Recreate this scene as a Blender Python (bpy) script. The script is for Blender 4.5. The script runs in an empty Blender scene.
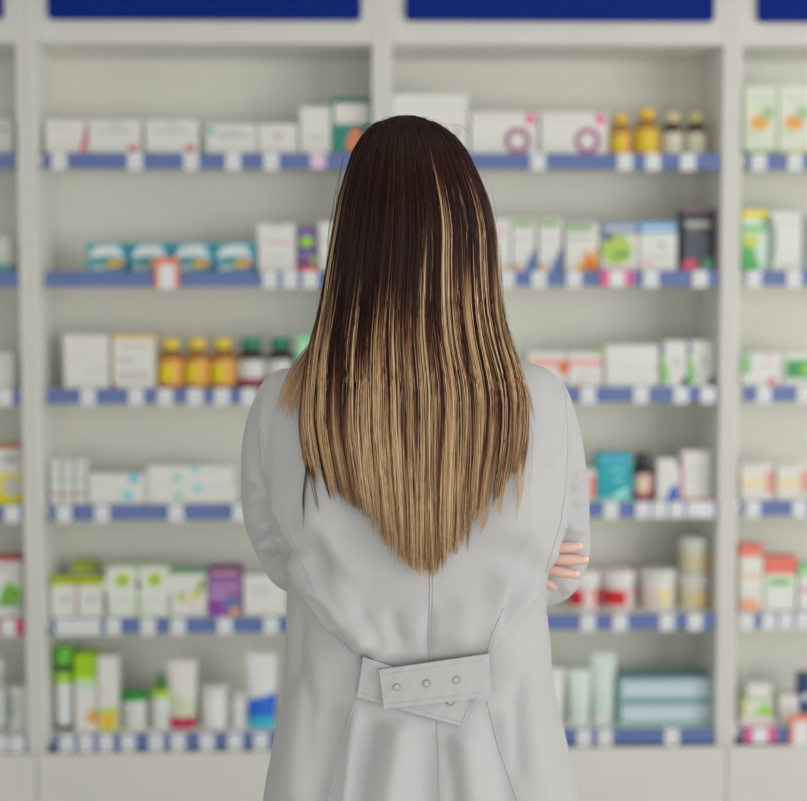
import bpy, bmesh, math, random
import numpy as np
from mathutils import Vector, Matrix
from mathutils.bvhtree import BVHTree
random.seed(7); rng = np.random.default_rng(11)
C = bpy.context.scene.collection
SC = bpy.context.scene

# ------------------------------------------------------------------ camera
F_PX, CX, CY, CAM_H = 1500.0, 403.5, 400.5, 1.45
YAW, PITCH, ROLL = math.radians(1.77), math.radians(3.534), math.radians(-0.112)
FW = Vector((math.sin(YAW)*math.cos(PITCH), math.cos(YAW)*math.cos(PITCH), -math.sin(PITCH)))
_r = Vector((math.cos(YAW), -math.sin(YAW), 0)); _u = _r.cross(FW)
RT = _r*math.cos(ROLL) + _u*math.sin(ROLL)
UP = -_r*math.sin(ROLL) + _u*math.cos(ROLL)
CAM = Vector((0, 0, CAM_H))
cd = bpy.data.cameras.new('camera'); cam = bpy.data.objects.new('camera', cd); C.objects.link(cam)
cam.matrix_world = Matrix(((RT.x, UP.x, -FW.x, 0), (RT.y, UP.y, -FW.y, 0), (RT.z, UP.z, -FW.z, CAM_H), (0, 0, 0, 1)))
cd.sensor_fit = 'HORIZONTAL'; cd.sensor_width = 36.0; cd.lens = F_PX*36.0/807.0
cd.clip_start = .05
cd.dof.use_dof = True; cd.dof.focus_distance = 1.78; cd.dof.aperture_fstop = 3.0
SC.camera = cam

# ------------------------------------------------------------------ light
W = bpy.data.worlds.new('world'); SC.world = W; W.use_nodes = True
W.node_tree.nodes['Background'].inputs[0].default_value = (.97, 1.0, .94, 1)
W.node_tree.nodes['Background'].inputs[1].default_value = .60
def area(name, loc, target, sx, sy, power, col):
    l = bpy.data.lights.new(name, 'AREA'); l.shape = 'RECTANGLE'; l.size = sx; l.size_y = sy
    l.energy = power; l.color = col
    o = bpy.data.objects.new(name, l); C.objects.link(o); o.location = loc
    o.rotation_euler = (Vector(target)-Vector(loc)).to_track_quat('-Z', 'Y').to_euler()
    return o
area('window_light', (3.7, .0, 1.35), (.0, 4.0, .95), 2.4, 2.2, 112, (1, .99, .96))
area('ceiling_panel_light', (.1, 1.6, 2.8), (.1, 1.9, 0), 3.0, .8, 6, (1, .96, .88))
area('front_fill_light', (-.1, -1.5, 1.0), (-.2, 4, .8), 4.2, 1.9, 56, (1, .99, .95))  # added fill behind the camera, lifts the shelf interiors, no actual source there
SC.view_settings.view_transform = 'Standard'; SC.view_settings.look = 'None'
SC.view_settings.gamma = 1.0; SC.view_settings.use_curve_mapping = False
SC.view_settings.exposure = -0.47

# ------------------------------------------------------------------ helpers
def ray(px, py):
    return (FW + RT*((px-CX)/F_PX) + UP*((CY-py)/F_PX))
def P(px, py, Y):
    d = ray(px, py); return CAM + d*(Y/d.y)
def s2l(v):
    v = v/255.0
    return v/12.92 if v <= .04045 else ((v+.055)/1.055)**2.4
MATS = {}
def mat(col, rough=.5, kind='plain', spec=.5, metal=0, gain=1.2):
    """col: 0-255 colour of the surface; a procedural material with slight mottling"""
    key = (tuple(col), rough, kind, spec, metal, gain)
    if key in MATS: return MATS[key]
    m = bpy.data.materials.new('surface_%d' % len(MATS)); m.use_nodes = True
    nt = m.node_tree; b = nt.nodes['Principled BSDF']
    lin = [min(.86, s2l(c)*gain) for c in col]
    b.inputs['Roughness'].default_value = rough; b.inputs['Metallic'].default_value = metal
    b.inputs['Specular IOR Level'].default_value = spec
    tc = nt.nodes.new('ShaderNodeTexCoord'); n = nt.nodes.new('ShaderNodeTexNoise')
    nt.links.new(tc.outputs['Object'], n.inputs['Vector'])
    n.inputs['Scale'].default_value = {'plain': 30, 'panel': 3, 'cloth': 9}.get(kind, 30)
    mx = nt.nodes.new('ShaderNodeMix'); mx.data_type = 'RGBA'
    k = .05 if kind != 'cloth' else .02
    mx.inputs[6].default_value = (*[c*(1-k) for c in lin], 1); mx.inputs[7].default_value = (*[min(.9, c*(1+k)) for c in lin], 1)
    nt.links.new(n.outputs['Fac'], mx.inputs[0]); nt.links.new(mx.outputs[2], b.inputs['Base Color'])
    if kind == 'cloth':
        w = nt.nodes.new('ShaderNodeTexNoise'); w.inputs['Scale'].default_value = 900
        nt.links.new(tc.outputs['Object'], w.inputs['Vector'])
        bp = nt.nodes.new('ShaderNodeBump'); bp.inputs['Strength'].default_value = .25; bp.inputs['Distance'].default_value = .0006
        nt.links.new(w.outputs['Fac'], bp.inputs['Height']); nt.links.new(bp.outputs['Normal'], b.inputs['Normal'])
        b.inputs['Sheen Weight'].default_value = .15
    if kind == 'skin':
        b.inputs['Subsurface Weight'].default_value = .25
        b.inputs['Subsurface Radius'].default_value = (.01, .004, .002)
    if kind == 'glass':
        b.inputs['Transmission Weight'].default_value = .35; b.inputs['Coat Weight'].default_value = .4
    MATS[key] = m; return m

class MB:
    def __init__(s): s.v = []; s.f = []; s.m = []; s.mats = []
    def mi(s, m):
        if m not in s.mats: s.mats.append(m)
        return s.mats.index(m)
    def add(s, vs, fs, m):
        k = len(s.v); i = s.mi(m)
        s.v += [tuple(v) for v in vs]; s.f += [tuple(a+k for a in f) for f in fs]; s.m += [i]*len(fs)
    def box(s, x0, x1, y0, y1, z0, z1, m, bev=.0):
        bm = bmesh.new(); bmesh.ops.create_cube(bm, size=1)
        for v in bm.verts:
            v.co = Vector(((x0+x1)/2+v.co.x*(x1-x0), (y0+y1)/2+v.co.y*(y1-y0), (z0+z1)/2+v.co.z*(z1-z0)))
        if bev: bmesh.ops.bevel(bm, geom=bm.edges[:], offset=bev, segments=2, affect='EDGES', profile=.5)
        bm.verts.index_update()
        s.add([v.co for v in bm.verts], [[v.index for v in f.verts] for f in bm.faces], m); bm.free()
    def lathe(s, prof, m, cx=0, cy=0, n=28, sx=1, sy=1):
        vs = []; fs = []
        for r, z in prof:
            for i in range(n):
                a = 2*math.pi*i/n; vs.append((cx+r*sx*math.cos(a), cy+r*sy*math.sin(a), z))
        for j in range(len(prof)-1):
            for i in range(n):
                k = (i+1) % n; fs.append((j*n+i, j*n+k, (j+1)*n+k, (j+1)*n+i))
        fs.append(tuple(range(n))[::-1]); fs.append(tuple(range((len(prof)-1)*n, len(prof)*n)))
        s.add(vs, fs, m)
    def tube(s, pts, rad, m, n=12, cap=True):
        pts = [Vector(p) for p in pts]; vs = []; fs = []; up = None
        for i, p in enumerate(pts):
            t = (pts[min(i+1, len(pts)-1)]-pts[max(i-1, 0)]).normalized()
            if up is None: up = t.orthogonal().normalized()
            up = (up - t*up.dot(t)).normalized(); bi = t.cross(up)
            r = rad[i] if hasattr(rad, '__len__') else rad
            for k in range(n):
                a = 2*math.pi*k/n; vs.append(p+up*math.cos(a)*r+bi*math.sin(a)*r)
        for j in range(len(pts)-1):
            for k in range(n):
                q = (k+1) % n; fs.append((j*n+k, j*n+q, (j+1)*n+q, (j+1)*n+k))
        if cap: fs.append(tuple(range(n))[::-1]); fs.append(tuple(range((len(pts)-1)*n, len(pts)*n)))
        s.add(vs, fs, m)
    def sphere(s, c, r, m, seg=20, rings=12):
        rx, ry, rz = r if hasattr(r, '__len__') else (r, r, r)
        prof = [(math.sin(math.pi*j/rings), math.cos(math.pi*j/rings)) for j in range(rings, -1, -1)]
        vs = []; fs = []
        for a, b in prof[1:-1]:
            for i in range(seg):
                t = 2*math.pi*i/seg; vs.append((c[0]+rx*a*math.cos(t), c[1]+ry*a*math.sin(t), c[2]+rz*b))
        R = rings-1
        for j in range(R-1):
            for i in range(seg):
                k = (i+1) % seg; fs.append((j*seg+i, j*seg+k, (j+1)*seg+k, (j+1)*seg+i))
        vs.append((c[0], c[1], c[2]-rz)); vs.append((c[0], c[1], c[2]+rz))
        for i in range(seg):
            k = (i+1) % seg; fs.append((R*seg, k, i)); fs.append((R*seg+1, (R-1)*seg+i, (R-1)*seg+k))
        s.add(vs, fs, m)
    def build(s, name, parent=None, smooth=None, off=(0, 0, 0)):
        me = bpy.data.meshes.new(name)
        o = Vector(off)
        me.from_pydata([Vector(v)-o for v in s.v], [], s.f)
        for m in s.mats: me.materials.append(m)
        me.polygons.foreach_set('material_index', s.m); me.update()
        ob = bpy.data.objects.new(name, me); C.objects.link(ob)
        if parent: ob.parent = parent
        if smooth is not None:
            me.polygons.foreach_set('use_smooth', [True]*len(me.polygons))
            if smooth < 3: me.set_sharp_from_angle(angle=smooth)
        return ob
def empty(name, loc, label, cat, group=None, rz=0):
    o = bpy.data.objects.new(name, None); o.empty_display_size = .05; C.objects.link(o)
    o.location = loc; o.rotation_euler = (0, 0, rz); tag(o, label, cat, group); return o
def tag(o, label=None, cat=None, group=None, kind=None):
    if label: o['label'] = label
    if cat: o['category'] = cat
    if group: o['group'] = group
    if kind: o['kind'] = kind
    return o
def dup(src, loc, label, rz=0):
    r = src.copy(); C.objects.link(r); r.location = loc; r.rotation_euler = (0, 0, rz); r['label'] = label
    for ch in list(src.children):
        c = ch.copy(); C.objects.link(c); c.parent = r
        for g in list(ch.children):
            d = g.copy(); C.objects.link(d); d.parent = c
    return r

# ------------------------------------------------------------------ setting
D = 4.05                        # front plane of the shelving
DEPTH = .28
PITCHX = .944
BND = [-1.819, -.875, .069, 1.013, 1.957]
SH = [1.8634, 1.5491, 1.2346, .9197, .6093, .2898]   # top edge of each price rail
RAIL = .041
T = .025
WHITE = mat((200, 199, 195), .5, 'panel', spec=.3, gain=1.22); INNER = mat((206, 206, 198), .6, 'panel', gain=1.25)
mb = MB(); mb.box(-4, 5.2, -1.6, 4.5, -.05, 0, mat((196, 194, 188), .45, 'panel', gain=1.2)); tag(mb.build('floor'), kind='structure')
mb = MB(); mb.box(-4, 5.2, 4.42, 4.5, 0, 2.85, mat((205, 204, 200), .7, 'panel')); tag(mb.build('wall_back'), kind='structure')
mb = MB(); mb.box(-4, 5.2, -1.6, 4.5, 2.85, 2.9, mat((212, 212, 210), .8, 'panel')); tag(mb.build('ceiling'), kind='structure')

ZS = P(200, 43, D).z            # underside of the header
ZB = .243                       # top of the base drawers
ZT = 2.62
def paint_lit_faces(o, axis):
    # broad faces of the panels painted paler to stand in for light falling inside
    o.data.materials.append(LIT_TONE)
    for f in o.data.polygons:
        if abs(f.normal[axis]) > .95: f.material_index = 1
LIT_TONE = mat((214, 213, 204), .55, 'panel', gain=1.35)
UL = ['white shelving bay cut off at the far left edge', 'white shelving bay to the left of the woman, teal boxes and amber bottles on it',
      'white shelving bay to the right of the woman, black carton on it', 'white shelving bay cut off at the far right edge']
for k in range(4):
    x0, x1 = BND[k], BND[k+1]; xm = (x0+x1)/2
    u = empty('shelving_unit', (xm, D, 0), UL[k], 'shelving', 'white pharmacy shelving bays')
    a, b = -(x1-x0)/2, (x1-x0)/2
    g = .0006
    for (p, q) in ((a+g, a+T), (b-T, b-g)):
        m = MB(); m.box(p, q, 0, DEPTH, 0, ZT, WHITE, .0012); paint_lit_faces(m.build('side_panel', u), 0)
    m = MB(); m.box(a+T, b-T, DEPTH-.012, DEPTH, .08, ZT, INNER); m.build('back_panel', u)
    m = MB(); m.box(a+T+.0005, b-T-.0005, .002, DEPTH-.013, ZS, ZT-.001, WHITE, .0012); paint_lit_faces(m.build('header_panel', u), 2)
    m = MB(); m.box(a+.0015, b-.0015, -.018, -.0005, .075, ZB, WHITE, .0015); dr = m.build('drawer_front', u)
    m = MB(); m.box(a+T, b-T, .03, .045, 0, .075, mat((150, 150, 150), .5)); m.build('plinth', u)
# blue glossy sign boards
SL = ['plain dark blue board above the far left shelving bay', 'plain dark blue board on the header above the left bay',
      'plain blue board on the header above the right bay', 'plain blue board above the far right bay, cut off at the edge']
for k in range(4):
    xm = (BND[k]+BND[k+1])/2; zb = P(200, 19.5, D-.01).z
    hw = .4135; h = .30; r = .014; pts = []
    for (cx_, cz, a0) in ((hw-r, zb+r, -90), (hw-r, zb+h-r, 0), (-hw+r, zb+h-r, 90), (-hw+r, zb+r, 180)):
        for j in range(6):
            a = math.radians(a0+j*18); pts.append((cx_+r*math.cos(a), cz+r*math.sin(a)))
    n = len(pts); m = MB()
    vs = [(x, -.012, z-zb) for x, z in pts]+[(x, .0015, z-zb) for x, z in pts]
    fs = [tuple(range(n)), tuple(range(n, 2*n))[::-1]]+[(i, i+n, (i+1) % n+n, (i+1) % n) for i in range(n)]
    m.add(vs, fs, mat((2, 36, 122), .6, 'panel', spec=.12, gain=1.15))
    o = m.build('sign_board'); o.location = (xm+.004, D, zb); tag(o, SL[k], 'sign', 'blue boards above the shelves')

# shelf boards with price rails and tags
TAGS = {  # (bay, shelf): tag centres in photo px, optional colours
 (1, 0): [59, 135, 191, 233, 271, (318, 'l')], (2, 0): [538, 625, 653, 688], (3, 0): [759, 795],
 (1, 1): [(167, 'o'), 270, 290, 310], (2, 1): [507, 539, 574, (617, 'p'), 651, 700], (3, 1): [754, 794],
 (0, 2): [4], (1, 2): [88, 136, 165, 195, 222, 249], (2, 2): [588, 641, 681, 708], (3, 2): [764, 804],
 (0, 3): [12], (1, 3): [64, 102, 176, 240], (2, 3): [611, 643, 660, 677, 694, 707], (3, 3): [753, 800],
 (0, 4): [8], (1, 4): [63, 78, 93, 113, 148, 178, 225, 271], (2, 4): [588, 620, 667, 695], (3, 4): [747, 769, 786, 803],
 (0, 5): [0, 17], (1, 5): [67, 86, 106, 128, 156, 178, 207, 235, 261], (2, 5): [584, 605, 672], (3, 5): [(760, 'p'), (801, 'o')]}
BAYN = ['far left bay', 'left bay', 'right bay', 'far right bay']
SHN = ['top shelf board of the %s', 'second shelf board down in the %s', 'third shelf board down in the %s', 'fourth shelf board down in the %s', 'fifth shelf board down in the %s', 'lowest shelf board of the %s']
RAILM = mat((88, 108, 162), .4, gain=1.2); RAILR = mat((176, 45, 78), .4, gain=1.2)
TAGM = mat((214, 216, 222), .5); GREY = mat((150, 152, 160), .6)
tagproto = {}
for k in range(4):
    for i in range(6):
        xm = (BND[k]+BND[k+1])/2; hw = PITCHX/2-T
        z = SH[i]-.004
        u = empty('shelf_board', (xm, D, z), 'white ' + SHN[i] % BAYN[k] + (', with a red price rail' if (k, i) == (0, 4) else ', with a blue price rail'), 'shelf', 'shelf boards of the pharmacy shelving')
        m = MB(); m.box(-hw+.0008, hw-.0008, .0125, DEPTH-.0135, -.024, 0, WHITE, .0015); paint_lit_faces(m.build('board', u), 2)
        m = MB(); rm = RAILR if (k, i) == (0, 4) else RAILM
        l, r_ = -hw+.016, hw-.006
        m.box(l, r_, .004, .012, -RAIL+.004, .004, rm, .001)
        m.box(l, r_, .001, .004, -RAIL+.004, -RAIL+.007, rm); m.box(l, r_, .001, .004, .001, .004, rm)
        rail = m.build('price_rail', u)
        for t in TAGS.get((k, i), []):
            col = ''
            if isinstance(t, tuple): t, col = t
            x = P(t, 400, D).x-xm
            # follow the slight lean of verticals in the picture: solve x at the rail's own height
            for _ in range(3):
                w = Vector((x+xm, D, z)); d = w-CAM; px = CX+F_PX*d.dot(RT)/d.dot(FW); x -= (px-t)*D/F_PX
            if col not in tagproto:
                m = MB(); hwid = .0195
                if col == 'o':
                    m.box(-.032, .032, -.0022, -.0004, -.043, .040, mat((226, 120, 85), .5)); m.box(-.021, .021, -.003, -.0023, -.043, .022, TAGM)
                elif col == 'p':
                    m.box(-.045, .045, -.0022, -.0004, -.036, .006, mat((206, 90, 140), .5)); m.box(-.02, .02, -.003, -.0023, -.038, .004, TAGM)
                elif col == 'l':
                    m.box(-hwid, hwid, -.0005, .0008, -.036, .004, mat((212, 190, 210), .5))
                else:
                    m.box(-hwid, hwid, -.0012, .0008, -.041, .0035, TAGM, .0003)
                    m.box(-.012, .006, -.0014, -.0012, -.012, -.009, GREY); m.box(-.012, .010, -.0014, -.0012, -.030, -.026, GREY)
                o = m.build('price_tag', None if col in ('o', 'p') else rail); tagproto[col] = o
            else:
                o = tagproto[col].copy(); C.objects.link(o)
                if col not in ('o', 'p'): o.parent = rail
            o.location = (x, 0, 0)
            if col in ('o', 'p'):
                o.location = (x+xm, D, z)
                tag(o, {(1, 1): 'orange framed price tag under the teal pill cartons', (2, 1): 'pink bordered price tag under the lime circle carton',
                        (3, 5): 'pink bordered price tag on the lowest shelf at the right', }.get((k, i)) if not (k == 3 and col == 'o') else 'orange framed price tag at the bottom right edge', 'price tag')

# ------------------------------------------------------------------ goods
def place(bay_shelf, x0, x1, ytop, back=.055):
    """world front-left data for a thing whose front spans x0..x1 px and reaches ytop px"""
    i = bay_shelf; Y = D+back; zt = SH[i]-.004
    def solve(px):
        x = P(px, 400, Y).x
        for _ in range(3):
            w = Vector((x, Y, zt)); d = w-CAM; x -= (CX+F_PX*d.dot(RT)/d.dot(FW)-px)*Y/F_PX
        return x
    a, b = solve(x0), solve(x1)
    h = P((x0+x1)/2, ytop, Y).z-zt
    return (a+b)/2, Y, zt, b-a-.0016, h
def decal_faces(m, w, d, h, decs):
    off = .0003
    for dc in decs:
        k = dc[0]; off += .00012
        U = lambda u, v: ((u-.5)*w, -off, v*h)
        if k == 'r':
            _, u0, v0, u1, v1, c = dc
            m.add([U(u0, v0), U(u1, v0), U(u1, v1), U(u0, v1)], [(0, 1, 2, 3)], mat(c))
        elif k == 'p':
            m.add([U(*q) for q in dc[1]], [tuple(range(len(dc[1])))], mat(dc[2]))
        elif k in ('e', 'ring'):
            _, u, v, r, c = dc[:5]; asp = dc[5] if len(dc) > 5 else 1; n = 24   # r in fractions of h
            o = [U(.5+((u-.5)*w+r*h*math.cos(2*math.pi*j/n))/w, v+r*asp*math.sin(2*math.pi*j/n)) for j in range(n)]
            if k == 'e': m.add(o, [tuple(range(n))], mat(c))
            else:
                q = [U(.5+((u-.5)*w+.6*r*h*math.cos(2*math.pi*j/n))/w, v+.6*r*math.sin(2*math.pi*j/n)) for j in range(n)]
                m.add(o+q, [(j, (j+1) % n, n+(j+1) % n, n+j) for j in range(n)], mat(c))
        elif k == 'heart':
            _, u, v, r, c = dc; o = []
            for j in range(28):
                t = 2*math.pi*j/28
                X = 16*math.sin(t)**3/16; Z = (13*math.cos(t)-5*math.cos(2*t)-2*math.cos(3*t)-math.cos(4*t))/16
                o.append(U(.5+((u-.5)*w-X*r*h)/w, v+Z*r))
            m.add(o, [tuple(range(28))], mat(c))
        elif k == 'band':
            _, v0, v1, c = dc; e = off
            vs = [(-w/2-e, d*.98, v0*h), (-w/2-e, -e, v0*h), (w/2+e, -e, v0*h), (w/2+e, d*.98, v0*h)]
            vs += [(a, b_, v1*h) for a, b_, _ in vs]
            fs = [(0, 1, 5, 4), (1, 2, 6, 5), (2, 3, 7, 6)]
            if v1 >= .999:
                vs = vs[:4]+[(a, b_, h+e) for a, b_, _ in vs[4:]]; fs.append((4, 5, 6, 7))
            m.add(vs, fs, mat(c))
        elif k == 'txt':   # soft rows of print
            _, u0, u1, v, th, c = dc; x = u0
            while x < u1:
                q = min(u1, x+.10); m.add([U(x, v), U(q, v), U(q, v+th), U(x, v+th)], [(0, 1, 2, 3)], mat(c)); x = q+.02
W_ = (212, 212, 208)
protos = {}
def carton(s, x0, x1, ytop, label, decs=(), base=W_, depth=.06, back=.055, key=None, group=None, zoff=0, name='medicine_box', cat='box', ybase=None):
    X, Y, Z, w, h = place(s, x0, x1, ytop, back); Z += zoff
    h -= zoff
    if ybase is not None:   # item standing on another: base height given in px
        pass
    rz = random.uniform(-.012, .012)
    if key and key in protos:
        src, w0 = protos[key]; return dup(src, (X, Y, Z), label, 0)
    m = MB(); m.box(-w/2, w/2, 0, depth, 0, h, mat(base), .0012)
    decal_faces(m, w, depth, h, decs)
    m.box(-w/2+.002, w/2-.002, depth*.45, depth*.47, h-.0001, h+.0004, mat((170, 170, 168)))
    o = m.build(name); o.location = (X, Y, Z); o.rotation_euler = (0, 0, 0 if key else rz)
    tag(o, label, cat, group)
    if key: protos[key] = (o, w)
    o['h_'] = 0; del o['h_']
    return o
def bottle(s, x0, x1, ytop, label, glass, cap, lab, lab2=None, back=.07, key=None, group=None, low=None, neck=(40, 30, 30)):
    X, Y, Z, w, h = place(s, x0, x1, ytop, back)
    if key and key in protos: return dup(protos[key][0], (X, Y+w/2, Z), label, random.uniform(-.2, .2))
    r = w/2; o = empty('medicine_bottle', (X, Y+r, Z), label, 'bottle', group)
    m = MB(); hb = h*.80
    m.lathe([(r*.9, 0), (r, .003), (r, hb*.74), (r*.96, hb*.80), (r*.8, hb*.88), (r*.6, hb*.93), (r*.55, hb)], mat(glass, .15, 'glass'))
    m.build('bottle_body', o, .6)
    m = MB(); m.lathe([(r*.60, hb*.93), (r*.60, hb*.985)], mat(neck, .3)); m.build('neck_ring', o, .6)
    m = MB(); m.lathe([(r*.62, hb*.99), (r*.66, hb), (r*.66, h*.985), (r*.6, h)], mat(cap, .4))
    for j in range(20):
        a = 2*math.pi*j/20; m.box(r*.66*math.cos(a)-.0005, r*.66*math.cos(a)+.0005, r*.66*math.sin(a)-.0005, r*.66*math.sin(a)+.0005, hb, h*.97, mat(cap, .4))
    m.build('cap', o, .6)
    # paper label: a wrapped band, open at the back
    m = MB(); e = r+.0006; vs = []; fs = []; n = 30; lo, hi = hb*.08, hb*.70
    rows = [(lo, hi, lab)] if low is None else [(lo, lo+(hi-lo)*.28, low), (lo+(hi-lo)*.28, hi, lab)]
    for (z0, z1, c) in rows:
        vs = []; fs = []
        for j in range(n+1):
            a = math.radians(-90-150+300*j/n); vs += [(e*math.cos(a), e*math.sin(a), z0), (e*math.cos(a), e*math.sin(a), z1)]
        fs = [(2*j, 2*j+2, 2*j+3, 2*j+1) for j in range(n)]; m.add(vs, fs, mat(c, .5))
    if lab2:
        e += .0005; vs = []
        for j in range(9):
            a = math.radians(-90-50+62*j/8); vs += [(e*math.cos(a), e*math.sin(a), lo+(hi-lo)*.2), (e*math.cos(a), e*math.sin(a), lo+(hi-lo)*.8)]
        m.add(vs, [(2*j, 2*j+2, 2*j+3, 2*j+1) for j in range(8)], mat(lab2, .5))
    m.build('label', o, .6)
    if key: protos[key] = (o, w)
    return o
def jar(s, x0, x1, ytop, label, lid, body, band=None, back=.06, zoff=0, key=None, group=None, lidf=.32, band2=None):
    X, Y, Z, w, h = place(s, x0, x1, ytop, back); r = w/2; Z += zoff; h -= zoff
    if key and key in protos: return dup(protos[key][0], (X, Y+r, Z), label, .5)
    o = empty('jar', (X, Y+r, Z), label, 'jar', group); hb = h*(1-lidf)
    m = MB(); m.lathe([(r*.84, 0), (r*.9, .003), (r*.95, hb*.9), (r*.9, hb)], mat(body, .35)); m.build('jar_body', o, .6)
    if band:
        m = MB(); m.lathe([(r*.915, hb*.22), (r*.94, hb*.25), (r*.962, hb*.84), (r*.93, hb*.86)], mat(band, .45))
        if band2:
            e = r*.975; vs = []
            for j in range(9):
                a = math.radians(-90-10+46*j/8); vs += [(e*math.cos(a), e*math.sin(a), hb*.2), (e*math.cos(a), e*math.sin(a), hb*.8)]
            m.add(vs, [(2*j, 2*j+2, 2*j+3, 2*j+1) for j in range(8)], mat(band2, .5))
        m.build('label', o, .6)
    m = MB(); m.lathe([(r*.98, hb), (r, hb+.002), (r, h*.97), (r*.93, h)], mat(lid, .35)); m.build('lid', o, .6)
    if key: protos[key] = (o, w)
    return o
def tube_pack(s, x0, x1, ytop, label, body, cap, low=None, back=.06, capf=.16, wave=None, name='cream_tube', group=None):
    """tube standing on its cap; crimped flat end at the top"""
    X, Y, Z, w, h = place(s, x0, x1, ytop, back)
    o = empty(name, (X, Y+.02, Z), label, 'tube', group); r = w/2; hc = h*capf
    m = MB(); m.lathe([(r*.80, 0), (r*.84, .002), (r*.84, hc)], mat(cap, .3), sy=.8*.018/max(r, .01) if r > .018 else .8); m.build('cap', o, .6)
    m = MB(); vs = []; fs = []; n = 28; L = 9
    for j in range(L+1):
        t = j/L; rx = r*(.86+.14*t**.6); ry = min(r*.8, .018)*(1-t**1.5)+.0012
        for i in range(n):
            a = 2*math.pi*i/n; vs.append((rx*math.cos(a), ry*math.sin(a), hc+(h-hc)*t))
    for j in range(L):
        for i in range(n): fs.append((j*n+i, j*n+(i+1) % n, (j+1)*n+(i+1) % n, (j+1)*n+i))
    fs += [tuple(range(n))[::-1], tuple(range(L*n, L*n+n))]
    bm_ = mat(body, .35); m.add(vs, fs, bm_); m.build('tube_body', o, .8)
    if low:
        m = MB()
        for (t0, t1, c, slant) in low:
            vs = []; fs = []
            for i in range(15):
                a = math.radians(-180+180*i/14)
                for t in (t0, t1+slant*(i/14-.5)):
                    rx = r*(.86+.14*max(t, 0)**.6)+.0006; ry = min(r*.8, .018)*(1-t**1.5)+.002
                    vs.append((rx*math.cos(a), ry*math.sin(a), hc+(h-hc)*t))
            fs = [(2*i, 2*i+2, 2*i+3, 2*i+1) for i in range(14)]; m.add(vs, fs, mat(c, .4))
        if wave: wave(m, r, h)
        m.build('printed_band', o, .8)
    return o
GB = 'cartons on the top shelf'
RED = (205, 60, 50); GR = (165, 168, 172)
# --- top shelf
carton(0, -14, 14, 120, 'white carton with grey print at the far left edge, top shelf', [('txt', .1, .8, .7, .08, (120, 130, 120))], group=GB)
carton(0, 45, 87, 120, 'white carton with a slanted red ribbon mark on its right end', [('txt', .1, .6, .75, .05, (205, 180, 180)), ('p', [(.80, 0), (.90, 0), (1.0, .45), (.98, .95), (.93, .5)], RED), ('band', 0, .04, (190, 90, 80))], group=GB)
carton(0, 88, 142, 120, 'white carton with a red heart, left one of two', [('txt', .15, .8, .66, .07, GR), ('txt', .4, .65, .84, .07, (150, 180, 175)), ('heart', .84, .22, .13, RED), ('e', .12, .05, .08, (120, 170, 150))], group=GB, key='heart')
carton(0, 145, 199, 120, 'white carton with a red heart, right one of two', group=GB, key='heart')
carton(0, 206, 257, 124, 'white carton with a small teal dot and grey print', [('e', .1, .8, .11, (60, 185, 165)), ('txt', .22, .85, .6, .09, GR), ('txt', .3, .7, .75, .05, GR)], group=GB)
carton(0, 258, 298, 124, 'low white carton with a faint mauve heart', [('heart', .5, .62, .17, (196, 178, 184)), ('txt', .2, .7, .2, .06, (200, 198, 200))], group=GB)
carton(0, 300, 331, 107, 'taller plain white carton left of the dark green carton', [('txt', .35, .8, .35, .05, GR)], group=GB)
carton(0, 332, 371, 98, 'dark green carton with white panel and orange figure, by the middle upright', [('band', .94, 1, (55, 105, 100)), ('r', .05, .56, .95, .9, (214, 208, 204)), ('p', [(.35, .2), (.5, .02), (.75, .02), (.85, .3), (.7, .5), (.5, .48)], (222, 130, 100)), ('p', [(.1, 0), (.3, 0), (.15, .12)], (210, 120, 95))], base=(35, 130, 118), group=GB)
carton(0, 392, 468, 94, 'large white carton behind the crown of the head', [('p', [(.80, .35), (.88, .5), (.86, .32)], (150, 110, 80)), ('txt', .1, .7, .8, .03, (198, 198, 194))], depth=.09, group=GB)
ringd = [('ring', .70, .36, .30, (160, 88, 132)), ('e', .68, .06, .09, (200, 80, 130)), ('e', .89, .85, .13, (225, 120, 150)), ('txt', .05, .6, .82, .06, (225, 195, 202))]
carton(0, 470, 538, 112, 'white carton with a purple ring and pink dot, nearer the head', ringd, group=GB, key='ring')
carton(0, 540, 608, 112, 'white carton with a purple ring and pink dot, beside the yellow bottles', group=GB, key='ring')
YB = ((205, 150, 50), (222, 180, 60), (218, 170, 80))
bottle(0, 611, 633, 114, 'small yellow bottle, shorter of the yellow pair on the top shelf', YB[0], YB[1], YB[2], (225, 195, 40), group='bottles on the top shelf')
bottle(0, 636, 661, 108, 'small yellow bottle, taller of the yellow pair on the top shelf', YB[0], YB[1], (226, 180, 70), (225, 195, 40), group='bottles on the top shelf')
bottle(0, 663, 685, 112, 'dark bottle with cream label, between a yellow bottle and its twin', (70, 55, 50), (205, 190, 140), (205, 200, 182), key='dkb', group='bottles on the top shelf', back=.075)
bottle(0, 687, 709, 112, 'dark bottle with cream label, closest to the right upright', (70, 55, 50), (205, 190, 140), (205, 200, 182), key='dkb', group='bottles on the top shelf', back=.075)
fl = lambda g: [('e', .45, .48, .14, (222, 160, 80), .8), ('e', .7, .62, .10, (160, 185, 150)), ('e', .25, .35, .08, (190, 205, 170)), ('band', 0, .09, g), ('txt', .2, .8, .8, .05, (198, 200, 196))]
carton(0, 744, 777, 86, 'pale carton with orange flower and green foot, far right bay', fl((125, 165, 80)), base=(205, 212, 196), group=GB)
carton(0, 778, 812, 86, 'pale carton with orange flower and yellow green foot, cut by the edge', fl((190, 190, 70)), base=(210, 214, 200), group=GB)
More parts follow.
